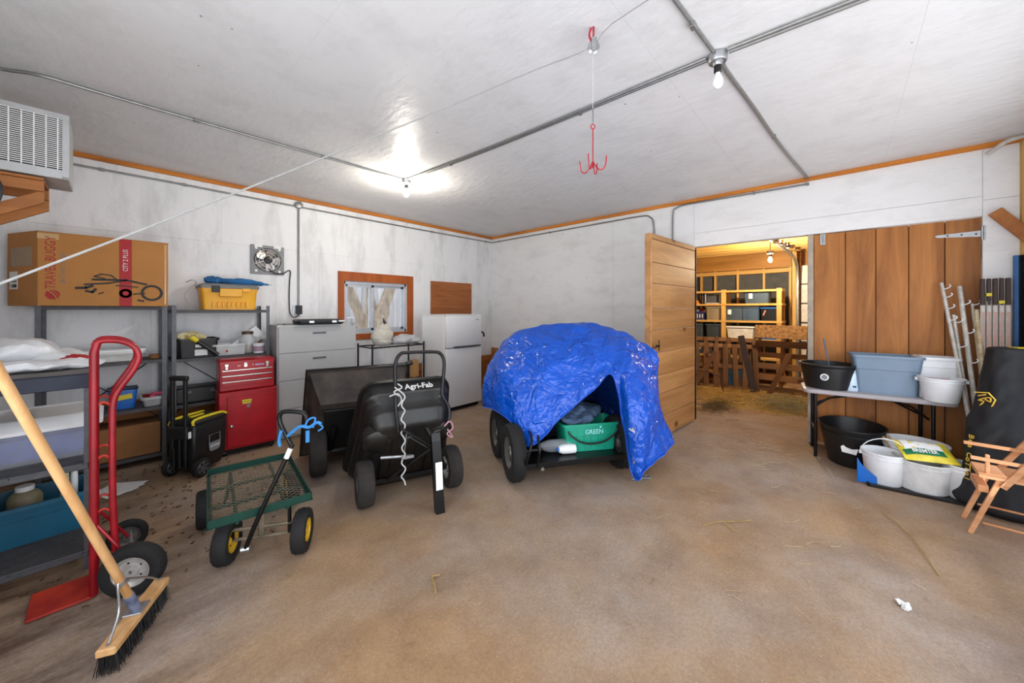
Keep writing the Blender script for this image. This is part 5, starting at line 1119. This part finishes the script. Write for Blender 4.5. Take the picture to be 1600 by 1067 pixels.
cols = [[(-2.43, -2.965, 1.351), (-2.618, -2.832, 1.145), (-2.798, -2.783, 0.865), (-2.862, -2.787, 0.515)],
 [(-2.491, -3.047, 1.364), (-2.875, -3.144, 1.087), (-3.015, -3.213, 0.848), (-3.066, -3.305, 0.565)],
 [(-2.332, -3.221, 1.401), (-2.736, -3.446, 1.1), (-2.974, -3.555, 0.765), (-3.075, -3.623, 0.338)],
 [(-2.06, -3.521, 1.423), (-2.473, -3.661, 1.16), (-2.685, -3.726, 0.868), (-2.83, -3.788, 0.566)],
 [(-1.887, -3.712, 1.394), (-2.226, -3.858, 1.188), (-2.428, -3.934, 0.986), (-2.538, -3.961, 0.803)],
 [(-1.808, -3.947, 1.327), (-2.077, -4.023, 1.188), (-2.243, -4.062, 1.042), (-2.358, -4.085, 0.918)],
 [(-1.76, -4.0, 1.312), (-2.095, -4.151, 1.1), (-2.466, -4.294, 0.735), (-2.542, -4.359, 0.139)],
 [(-1.736, -4.101, 1.238), (-1.994, -4.263, 0.969), (-2.291, -4.427, 0.605), (-2.402, -4.453, 0.18)],
 [(-1.686, -4.23, 1.144), (-1.731, -4.255, 0.866), (-1.804, -4.323, 0.547), (-1.817, -4.458, 0.265)],
 [(-1.45, -3.93, 1.129), (-1.36, -3.93, 0.685), (-1.32, -3.94, 0.29), (-1.30, -3.94, 0.1)],
 [(-1.45, -3.05, 1.189), (-1.3, -2.95, 0.894), (-1.25, -2.9, 0.502), (-1.25, -2.9, 0.123)],
 [(-1.888, -2.75, 1.248), (-1.929, -2.6, 0.934), (-1.951, -2.5, 0.573), (-1.98, -2.47, 0.219)]]
ctr = Vector((-1.95, -3.42, 1.40))
nets = []
for c in cols:
    r0 = Vector(c[0]); nets.append([ctr+(r0-ctr)*.02, ctr+(r0-ctr)*.55+Vector((0, 0, .012))]+[Vector(q) for q in c])
KC, KR = 14, 10
rows = [catmull([nets[i][j] for i in range(len(nets))], KC, True) for j in range(6)]
grid = []
for i in range(len(rows[0])): grid.append(catmull([rows[j][i] for j in range(6)], KR))
bm = bmesh.new(); nC = len(grid); nR = len(grid[0])
for i in range(nC):
    for j in range(nR):
        p = grid[i][j]; tj = j/(nR-1)
        out = Vector((p.x-ctr.x, p.y-ctr.y, .25)).normalized()
        r1 = 1-abs(noise.noise(p*3.2+Vector((3, 1, 8))))*2; r2 = 1-abs(noise.noise(p*8+Vector((1, 5, 2))))*2
        amp = min(1, tj*2.2)
        fold = math.sin(i/nC*2*PI*17+3*noise.noise(p*1.5))*.012*max(0, tj-.3)
        grid[i][j] = p+out*((r1*.026+r2*.012)*amp+fold)+Vector((0, 0, noise.noise(p*4)*.012))
vv = [[bm.verts.new(p) for p in c] for c in grid]
for i in range(nC):
    for j in range(nR-1): bm.faces.new((vv[i][j], vv[(i+1) % nC][j], vv[(i+1) % nC][j+1], vv[i][j+1]))
bm.faces.new([vv[i][0] for i in range(nC)])
tp = thing('blue_tarp', 'crumpled bright blue tarp draped over the loaded trailer', 'tarp')
to = obj('tarp_sheet', bm, tarp_material(), tp)
for p_ in to.data.polygons: p_.use_smooth = True
sd = to.modifiers.new('thick', 'SOLIDIFY'); sd.thickness = .003
hem = [grid[i][nR-1] for i in range(nC)]
obj('hem', B().tube(hem, .0055, 5, closed=True), mat('blue_hem', '#1B4FBE', .4), tp, True)
for i in (KC*2+2, KC*4+4, KC*6+1, KC*8-2):
    q = grid[i % nC][nR-3]; o_ = Vector((q.x-ctr.x, q.y-ctr.y, 0)).normalized()
    obj('grommet', B().lathe([(.006, 0), (.012, 0), (.012, .003), (.006, .003)], 14, 'y', loop=True), M_ALU, tp, True, loc=q+o_*.02, rot=(0, 0, math.atan2(o_.y, o_.x)+PI/2))
q = grid[6*KC][nR-7]; 
obj('tie_cord', B().tube([q+Vector((-.05, -.02, .02)), q+Vector((-.01, -.04, -.01)), q+Vector((.05, -.03, -.02))], .006, 6, 4).tube([q+Vector((-.02, -.035, .02)), q+Vector((.01, -.045, -.03)), q+Vector((.02, -.04, -.07))], .006, 6, 4), M_ROPE, tp, True)
tag(obj('bungee_hook', B().tube([(-2.40, -4.30, .012), (-2.36, -4.36, .012), (-2.30, -4.37, .012), (-2.27, -4.42, .012), (-2.24, -4.40, .02), (-2.25, -4.36, .012)], .008, 6, 4), M_GREYPRINT, smooth=True), 'grey bungee hook lying on the floor below the tarp corner', 'hook')
#PART3

# ---------------------------------------------------------------- folding table by the cedar door and what is on and under it
t = thing('folding_table', 'pale folding table with black legs against the cedar door', 'table', (-.555, -5.45, 0), -83)   # local x runs along the door, local y towards it
TL, TD, TZ = 1.13, .47, .735
obj('tabletop', B().loft([rrect(TL, TD, .07, TZ-.042, cx=TL/2, cy=TD/2), rrect(TL+.01, TD+.01, .07, TZ-.03, cx=TL/2, cy=TD/2), rrect(TL+.01, TD+.01, .07, TZ-.006, cx=TL/2, cy=TD/2), rrect(TL-.01, TD-.01, .07, TZ, cx=TL/2, cy=TD/2)]), M_TABLE, t, True)
for x, s_ in ((.10, 1), (TL-.16, -1)):
    for y in (.04, TD-.06): obj('leg', B().tube([(x, y, 0), (x, y, TZ-.05)], .0155, 10), M_BLACKM, t, True)
    obj('cross_bar', B().tube([(x, .04, .28), (x, TD-.06, .28)], .012, 8).tube([(x, .04, TZ-.055), (x, TD-.06, TZ-.055)], .014, 8), M_BLACKM, t, True)
    obj('folding_brace', B().tube([(x, TD/2-.08, .52), (x+s_*.12, TD/2-.08, .63), (x+s_*.30, TD/2-.08, TZ-.055)], .011, 8).tube([(x, TD/2+.08, .52), (x+s_*.30, TD/2+.08, TZ-.055)], .009, 8), M_BLACKM, t, True)
def bucket(name, label, loc, rb, rt, h, m, cat='bucket', rim=2, handle=None, sy=1, rz=0, wall=.004):
    t = thing(name, label, cat, loc, rz)
    pr = [(rb*.94, 0), (rb, .008), (rb+(rt-rb)*.8, h*.8)]
    for k in range(rim):
        z = h*(.82+.07*k); r = rb+(rt-rb)*z/h; pr += [(r, z), (r+.008, z+.002), (r+.008, z+.008), (r, z+.012)]
    pr += [(rt, h-.014), (rt+.009, h-.012), (rt+.009, h), (rt-wall, h), (rb-wall, wall*2)]
    obj('body', B().lathe(pr, 36, sy=sy), m, t, True)
    if handle:
        a, lift = handle; c, s_ = math.cos(a), math.sin(a); pts = []
        for k in range(13):
            q = PI*k/12; x = (rt+.014)*math.cos(q); up = math.sin(q)
            pts.append((x*c-s_*up*lift[0], (x*s_+c*up*lift[0])*sy, h*.88+up*lift[1]))
        obj('bail_handle', B().tube(pts, .004, 7), M_WHITE, t, True)
        for s2 in (-1, 1): obj('handle_ear', B().box((s2*(rt+.01)*c, s2*(rt+.01)*s_*sy, h*.88), (.02, .02, .03), .003), m, t)
    return t
zt = TZ
t = bucket('rubber_tub', 'black rubber feed tub with round white sticker on the table', (-.29, -5.64, zt), .20, .245, .27, M_BLACKP, cat='tub', rim=1)
sb_ = Vector((-1, .02, 0)).normalized()
obj('round_sticker', B().lathe([(.036, 0), (.036, .002)], 24, 'x', (-.228, .02, .14)), M_LABEL, t); obj('sticker_print', B().lathe([(.026, 0), (.026, .002)], 24, 'x', (-.230, .02, .14)), M_GREYPRINT, t)
t = thing('scoop_handle', 'grey plastic scoop handle standing up in the black rubber tub', 'scoop', (-.25, -5.66, zt+.012))
obj('handle', B().loft([rrect(.03, .012, .004, 0, 2, .0, -.02), rrect(.035, .014, .005, .30, 2, .0, .02), rrect(.045, .016, .006, .50, 2, .0, .05), rrect(.03, .014, .005, .53, 2, .0, .055)]), mat('slate_plastic', '#4D5F72', .45), t, True); obj('pan', B().box((0, -.03, .06), (.10, .16, .10), .02), mat('slate_plastic', '#4D5F72', .45), t)
t = thing('feed_jar', 'pale blue white tapered jar beside the black rubber tub', 'jar', (-.33, -5.825, zt))
obj('body', B().lathe([(.068, 0), (.074, .01), (.06, .19), (.052, .20)], 24), mat('pale_blue_white', '#C4D6E6', .4), t, True); obj('lid', B().lathe([(.056, .195), (.057, .225), (.045, .232)], 24), M_WHITE, t, True)
obj('dark_label', B().box((-.064, .03, .075), (.012, .06, .045), .005), M_BLACKP, t); obj('label_print', B().box((-.0705, .03, .075), (.002, .035, .018)), M_LABEL, t); obj('green_label', B().box((-.0655, -.03, .05), (.006, .035, .02), .002), M_TEAL, t)
t = tote('grey_blue_tote', 'big empty grey blue storage tote on the table', (-.225, -6.085, zt), -84, .545, .34, .395, M_GBLUE, taper=.80, nrib=0, step=.15)
t = tote('square_pail', 'tall white square pail behind the small bucket on the table', (-.17, -6.45, zt), -84, .30, .27, .40, M_WHITE, taper=.88, nrib=0, cat='bucket', step=.1)
t = bucket('small_bucket', 'small white bucket of red scraps at the right of the table', (-.40, -6.455, zt), .112, .148, .225, M_WHITE, rim=1, handle=(PI/2, (-.10, -.05)))
for i in range(7): obj('red_scrap', B().box((.07*math.cos(i*2.1), .07*math.sin(i*1.7), .19+.008*(i % 3)), (.06, .03, .02), .006, Matrix.Rotation(i*.9, 4, 'Z')), M_REDPRINT if i % 3 else M_GREYPRINT, t)
# on the floor
t = thing('boot_mat', 'dark flat mat with black rim under the pails', 'mat', (-.63, -6.30, 0), -84)
obj('mat', B().box((0, 0, .006), (.80, .78, .012), .003), M_MAT, t); obj('rim', B().box((0, -.39, .014), (.82, .02, .028), .004).box((0, .39, .014), (.82, .02, .028), .004).box((-.40, 0, .014), (.02, .80, .028), .004).box((.40, 0, .014), (.02, .80, .028), .004), M_BLACKP, t)
t = bucket('muck_tub', 'large black muck tub with white sticker under the table', (-.44, -5.835, 0), .235, .325, .40, M_BLACKP, cat='tub', rim=1, sy=.82, rz=0)
obj('torn_sticker', B().prism([(-.055, .0), (.05, -.01), (.065, .045), (.03, .075), (-.03, .08), (-.065, .05)], -.004, .0).xf(Matrix.Translation((-.285, .02, .17)) @ Matrix.Rotation(math.radians(-90), 4, 'Z') @ Matrix.Rotation(-.2, 4, 'X')), M_LABEL, t)
obj('rope_handle', B().tube([(-.22, -.22, .37), (-.26, -.26, .31), (-.26, -.28, .27), (-.2, -.29, .27), (-.16, -.28, .33), (-.12, -.26, .37)], .012, 8, 4), mat('tan_rope', '#A58A5E', .9), t, True)
t = bucket('white_pail', 'white pail with raised handle nearest the black muck tub', (-.89, -6.045, .0125), .122, .148, .285, M_WHITE, rim=2, handle=(PI/2+.2, (.05, .16)))
t = bucket('wide_pail', 'wide white pail of red things at the back of the mat', (-.58, -6.27, .0125), .19, .215, .345, M_WHITE, rim=2)
for i in range(6): obj('red_item', B().box((.1*math.cos(i*1.3), .1*math.sin(i*1.3), .30), (.07, .05, .04), .01, Matrix.Rotation(i, 4, 'Z')), M_REDPRINT, t)
t = bucket('stained_pail', 'stained white pail under the yellow and green seed bag', (-.84, -6.29, .0125), .155, .185, .265, M_WHITEDIRTY, rim=2, handle=(PI/2, (-.20, -.02)))
t = bucket('narrow_pail', 'narrow white pail in front of the black bag', (-.85, -6.53, .0125), .098, .128, .285, M_WHITE, rim=1)
t = thing('seed_bag', 'yellow and green seed bag with white panel on the stained pail', 'bag', (-.86, -6.30, .33), -72); t.scale = (.82, .86, .9); t.rotation_euler = (.42, 0, math.radians(-72))
bg = B(); nx, ny = 16, 12; top_, bot_ = [], []
def bagz(a, b): e = (1-abs(a)**3)*(1-abs(b)**3); return e*.045+.012*noise.noise(Vector((a*3, b*3, 1)))
bg.loft([[(.21*(2*i/nx-1), .145*(2*j/ny-1), .025+bagz(2*i/nx-1, 2*j/ny-1)) for i in range(nx+1)] for j in range(ny+1)], close=False)
bg.loft([[(.21*(2*i/nx-1), .145*(2*j/ny-1), .022-bagz(2*i/nx-1, 2*j/ny-1)*.35) for i in range(nx+1)] for j in range(ny+1)], close=False)
obj('bag_body', bg, mat('seed_bag_yellow', '#E2CF3C', .45, col2='#C8B428', scale=14), t, True)
def onbag(u0, u1, v0, v1, m, name, e=.003):
    g = B(); g.loft([[((u0+(u1-u0)*i/6)*.21, (v0+(v1-v0)*j/4)*.145, .025+e+bagz(u0+(u1-u0)*i/6, v0+(v1-v0)*j/4)) for i in range(7)] for j in range(5)], close=False)
    return obj(name, g, m, t, True)
onbag(-.9, .6, -.62, -.1, M_GPRINT, 'green_band'); onbag(-.8, .62, -.1, .92, M_LABEL, 'white_panel')
lt = text('BREMTER', .062, M_LABEL, t, (-.035, -.055, .077), (.12, 0, 0), sx_=.78, bold=.001)
t = thing('blue_splash_guard', 'curved bright blue plastic piece at the corner of the mat', 'plastic', (-1.03, -5.915, 0), -20)
obj('curved_sheet', B().loft([[(-.05+.12*s_*0+q*.10, .03-.10*q*q, .015), (-.05+q*.10, .036-.10*q*q, .015), (-.05+q*.10, .036-.10*q*q, .24-.16*q), (-.05+q*.10, .03-.10*q*q, .24-.16*q)] for q in [k/8 for k in range(9)]]), M_BLUE, t, True)
t = bucket('blue_pail', 'pale blue pail with dark red rim glimpsed between two pails', (-.62, -6.04, .0125), .085, .10, .2, mat('pale_blue_pail', '#9CC3E6', .4), rim=0)
obj('red_ring', B().lathe([(.098, .17), (.104, .17), (.104, .195), (.098, .195)], 24, loop=True), M_REDPRINT, t, True)
# fence posts in the corner
def post(label, a, b, r, hooks, m=M_POST, name='fence_post'):
    t = thing(name, label, 'post', a); d = Vector(b)-Vector(a)
    obj('stake', B().tube([(0, 0, 0), d], r, 6), m, t)
    for f in hooks:
        p = d*f
        obj('wire_hook', B().tube([p, p+Vector((-.02, -.03, .01)), p+Vector((-.035, -.045, .03)), p+Vector((-.02, -.04, .045))], .005, 6, 3), M_WHITE, t, True)
    return t
post('leftmost leaning white step-in fence post in front of the cedar door', (-.56, -6.68, 0), (-.08, -6.50, 1.87), .014, (.80, .86, .92, .965))
post('second leaning white fence post with hooks at its top', (-.52, -6.70, 0), (-.09, -6.615, 1.83), .017, (.6, .75, .9))
post('short white fence post between the two leaning ones', (-.54, -6.665, 0), (-.13, -6.57, 1.55), .013, (.8, .95))
post('slim post with curled white loop at its tip', (-.45, -6.76, 0), (-.10, -6.69, 1.66), .010, (.99,))
post('yellowish bamboo-like post leaning at the right of the white posts', (-.50, -6.74, 0), (-.14, -6.71, 1.60), .020, (), mat('yellowed_post', '#C9BC9A', .6, col2='#A08C66', scale=18))
post('tall white post with small hooked top beside the blue strip', (-.36, -6.90, 0), (-.10, -6.855, 1.90), .009, (.97,))
for i in range(5):
    t = thing('gripped_stake', ['first', 'second', 'third', 'fourth', 'fifth'][i]+' from the left of the white stakes with dark brown grips', 'stake', (-.20, -6.735-.036*i, 0), 0, 'white stakes with brown grips')
    obj('shaft', B().box((0, 0, .84), (.026, .028, 1.68), .003), M_POST, t)
    obj('grip', B().box((0, 0, 1.765), (.03, .026 if i % 2 else .03, .25), .005), M_BROWNCAP, t)
    if i in (1, 3): obj('yellow_band', B().box((0, 0, 1.74 if i == 1 else 1.67), (.036, .035, .03), .003), M_YELL, t)
    obj('worn_print', B().box((-.0135, 0, 1.38), (.001, .018, .4)), mat('worn_label_print', '#B0A49C', .7, col2='#C98A74', scale=40), t)
t = thing('corrugated_sheet', 'dark corrugated sheet with blue edge in the right corner', 'sheet', (-.09, -6.945, 0))
n_ = 24; 
obj('sheet', B().loft([[(-.012+.30*0-(k/n_)*.02+.004*math.sin(k*1.6), -.02-(k/n_)*.05, z) for k in range(n_+1)]+[(-.008-(k/n_)*.02+.004*math.sin(k*1.6), -.015-(k/n_)*.05, z) for k in range(n_, -1, -1)] for z in (0, 2.1)]), M_CORR, t); obj('blue_edge', B().box((.0, .0, 1.05), (.03, .03, 2.1), .004), M_BLUESTRIP, t)
tag(obj('angled_board', B().box((0, 0, 0), (.02, .10, .42), .004, Matrix.Rotation(-.62, 4, 'X')), M_PLYBR, loc=(-.075, -6.95, 2.36)), 'brown angled board high in the right corner', 'board')

# long black bag slumped in the corner
t = thing('canopy_bag', 'tall black zipped bag with gold lettering slumped in right corner', 'bag', (-.90, -6.72, 0))
def ring(cx, cy, z, rx, ry, rot=0, n=28, s=0):
    out = []
    for k in range(n):
        q = 2*PI*k/n; rr = 1+.07*noise.noise(Vector((math.cos(q)*1.3+s, math.sin(q)*1.3, z*4)))+.03*noise.noise(Vector((math.cos(q)*3+s, math.sin(q)*3, z*11)))
        rr += .05*(1-2*abs(noise.noise(Vector((math.cos(q)*2+s, math.sin(q)*2+z*3, z*5)))))-.03; x, y = rx*rr*math.cos(q), ry*rr*math.sin(q); out.append((cx+x*math.cos(rot)-y*math.sin(rot), cy+x*math.sin(rot)+y*math.cos(rot), z))
    return out
spine = [(-.02, .0, .0, .19, .22), (-.03, .01, .06, .235, .25), (-.02, .0, .18, .20, .225), (.0, .0, .36, .17, .21), (.02, -.01, .52, .17, .20), (.06, -.02, .66, .185, .20), (.12, -.03, .80, .165, .165), (.17, -.05, .95, .15, .15), (.2, -.07, 1.10, .14, .145), (.22, -.085, 1.22, .13, .14), (.22, -.09, 1.28, .12, .13), (.22, -.09, 1.29, .06, .06)]
P_ = catmull([Vector(s_[:3]) for s_ in spine], 8); Rr = catmull([Vector((s_[3], s_[4], 0)) for s_ in spine], 8)
obj('bag_body', B().loft([ring(p.x, p.y, p.z, max(.02, r.x), max(.02, r.y), n=56) for p, r in zip(P_, Rr)]), M_BAGBLK, t, True)
obj('yellow_patch', B().box((.18, -.12, 1.292), (.11, .10, .006), .002, Matrix.Rotation(.3, 4, 'Z')), M_YELL, t)
nv = Vector((-.72, .69, .0)).normalized()   # the side of the bag turned to the doorway and the camera
def onside(z, ang, off=.006):
    # point on the bag side at height z, direction angle ang
    k = min(range(len(P_)), key=lambda i: abs(P_[i].z-z)); return Vector((P_[k].x+(Rr[k].x*1.02+off)*math.cos(ang), P_[k].y+(Rr[k].y*1.02+off)*math.sin(ang), z))
for i, ch_ in enumerate('Bee CoTTol'):
    if ch_ == ' ': continue
    z = .565-.037*i; ang = PI*.66; p = onside(z, ang, .012); nf = Vector((math.cos(ang), math.sin(ang), .05)).normalized()
    zy = Vector((0, 0, 1)).cross(nf).normalized(); xx = zy.cross(nf)   # letters run downwards
    text(ch_, .062, M_YPRINT, t, p, Matrix((xx, zy, nf)).transposed().to_euler(), bold=.001)
cp = onside(.86, PI*.74, .014); nf = Vector((math.cos(PI*.74), math.sin(PI*.74), -.2)).normalized(); xx = Vector((0, 0, 1)).cross(nf).normalized(); zy = nf.cross(xx)
MM = Matrix((xx, zy, nf)).transposed().to_4x4(); MM.translation = cp
obj('crest', B().tube([MM @ Vector(q) for q in ((-.06, .055, 0), (.03, .07, 0), (.065, .02, 0), (.02, -.07, 0), (-.04, -.06, 0))], .005, 6, 0).tube([MM @ Vector(q) for q in ((-.04, -.05, 0), (-.01, -.01, 0), (-.045, -.01, 0), (0.0, .02, 0), (.035, .03, 0), (.03, -.005, 0), (0, .01, 0))], .005, 6, 2).tube([MM @ Vector(q) for q in ((-.04, .03, 0), (.01, .05, 0))], .005, 6), M_YPRINT, t)

# small wooden folding chair, cropped by the right edge
t = thing('folding_chair', 'small wooden folding chair standing before the black bag', 'chair', (-1.53, -6.445, 0), -92)   # local x along its front
cwid = .47
for y0, nm in ((0, 'leg'), (.30, 'leg')):
    pass
def bar(a, b_, w1, w2): 
    a, b_ = Vector(a), Vector(b_); d = (b_-a).normalized(); s1 = d.cross(Vector((0, 1, 0))).normalized(); s2 = d.cross(s1).normalized()
    return B().loft([[p+s1*w1*x+s2*w2*y for x, y in ((-.5, -.5), (.5, -.5), (.5, .5), (-.5, .5))] for p in (a, b_)])
obj('leg', bar((0, 0, 0), (.135, .0, .43), .026, .022), M_CHAIR, t); obj('leg', bar((cwid, 0, 0), (.335, .0, .43), .026, .022), M_CHAIR, t)
obj('leg', bar((.0, .26, 0), (.135, .26, .43), .026, .022), M_CHAIR, t); obj('leg', bar((cwid, .26, 0), (.335, .26, .43), .026, .022), M_CHAIR, t)
obj('seat', B().box((.235, .13, .425), (.40, .30, .022), .004), M_CHAIR, t)
for i in range(5): obj('seat_slat', B().box((.235, .02+i*.055, .44), (.40, .044, .010), .002), M_CHAIR, t)
for z, y in ((.09, .0), (.13, .26)): obj('rung', B().tube([(.03+z*.3, y, z), (cwid-.03-z*.3, y, z)], .008, 8), M_CHAIR, t, True)
obj('side_arm', bar((.14, -.02, .37), (.30, -.02, .665), .032, .022), M_CHAIR, t); obj('side_arm', bar((.14, .27, .37), (.30, .27, .665), .032, .022), M_CHAIR, t)
obj('top_rail', B().box((.30, .125, .655), (.036, .33, .028), .005), M_CHAIR, t)
for z, y in ((.545, -.01), (.585, .25)): obj('back_slat', B().box((.235, y, z), (.47, .018, .024), .003), M_CHAIR, t)
obj('stile', B().box((.08, .02, .50), (.02, .02, .15), .003), M_CHAIR, t); obj('stile', B().box((.42, .02, .55), (.018, .018, .26), .003), M_CHAIR, t)
obj('hinge_block', B().box((.06, .14, .33), (.05, .26, .05), .004), M_CHAIR, t)

# ---------------------------------------------------------------- bits on the floor
def reg_f():
    x = random.uniform(-3.4, -.9); y = random.uniform(-6.1, -4.6)
    return x, y
straw_patch('scattered_straw', 'single straws scattered over the bare concrete floor', 45, reg_f, .008, M_PALESTRAW, .04, .15, .0012)
def reg_d(): return random.uniform(-1.3, .9), random.uniform(-5.6, -4.4)
straw_patch('doorway_straw', 'thin scatter of straw across the doorway floor', 160, reg_d, .01, M_PALESTRAW, .04, .14, .0016)
def reg_l(): return random.uniform(-6.2, -4.6), random.uniform(-2.8, -.5)
straw_patch('dark_litter', 'dark crumbs and chaff on the floor by the shelves', 260, reg_l, .008, mat('dark_chaff', '#4E3826', .9), .006, .03, .004)
tag(obj('dry_stalk', B().tube([(-4.46, -4.08, .012), (-4.43, -4.02, .02), (-4.40, -3.96, .012), (-4.36, -3.98, .012)], .004, 6, 4), M_STRAW, smooth=True), 'bent dry stalk alone on the floor in the foreground', 'stalk')
tag(obj('long_straw', B().tube([(-1.6, -6.0, .008), (-1.9, -6.12, .012), (-2.35, -6.2, .008)], .003, 6, 4), M_STRAW, smooth=True), 'longest curved straw on the floor at the right', 'straw')
tag(obj('twig', B().tube([(-2.75, -5.0, .006), (-2.62, -5.08, .014), (-2.5, -5.2, .008), (-2.42, -5.25, .006)], .003, 6, 3).tube([(-2.6, -5.09, .012), (-2.66, -5.2, .006)], .0025, 5), M_STRAW, smooth=True), 'forked straw twig at the middle of the floor', 'twig')
soft('paper_scrap', 'small crumpled white scrap on the floor at lower right', 'paper', (-2.82, -6.02, .001), [((0, 0, .01), (.035, .02, .012)), ((.02, .02, .008), (.02, .025, .01))], M_LABEL, seed=21, amp=.015, fr=40)

# ---------------------------------------------------------------- outside the window
structure('ground_outside', B().span((-9, .3, -.35), (4, 9, -.2)), mat('grey_ground', '#A9A49C', .95, var=.2, scale=3))
t = thing('board_fence', 'weathered grey board fence seen through the window', 'fence', (-1.2, 3.6, -.2))
for i in range(30): obj('board', B().box((0, 0, 0), (.135, .03, 2.55+random.uniform(-.1, .1)), .004), M_OUTFENCE, t, loc=(-2.3+i*.145, random.uniform(-.006, .006), 1.28))
obj('rail', B().box((-.2, .04, .6), (4.4, .05, .1)).box((-.2, .04, 2.0), (4.4, .05, .1)), M_OUTFENCE, t)
t = thing('forked_tree', 'forked tree trunk with rough bark just outside the window', 'tree', (-1.88, 1.7, -.2))
obj('trunk', B().tube([(0, 0, 0), (.0, 0, .8), (.05, 0, 1.35), (.1, 0, 1.6)], [.26, .23, .22, .2], 14, 3), M_BARK, t, True)
obj('limb', B().tube([(.05, 0, 1.3), (.25, .02, 1.9), (.5, .05, 2.5), (.8, .05, 3.4)], [.16, .12, .10, .08], 12, 4), M_BARK, t, True)
obj('limb', B().tube([(0, 0, 1.2), (-.3, .05, 1.75), (-.55, .1, 2.4), (-.7, .2, 3.4)], [.15, .11, .09, .08], 12, 4), M_BARK, t, True)
obj('limb', B().tube([(.05, .05, 1.4), (.02, .2, 2.1), (.1, .3, 3.2)], [.12, .08, .06], 12, 4), M_BARK, t, True)
t = thing('stone_block', 'pale speckled block by the fence, low in the window', 'block', (-2.15, 2.9, -.2))
obj('block', B().box((0, 0, .75), (.9, .5, 1.5), .02), mat('speckled_block', '#D3CFC8', .9, col2='#8E8780', scale=12), t); obj('cap', B().box((0, 0, 1.56), (1.0, .6, .12), .01), M_OUTFENCE, t)
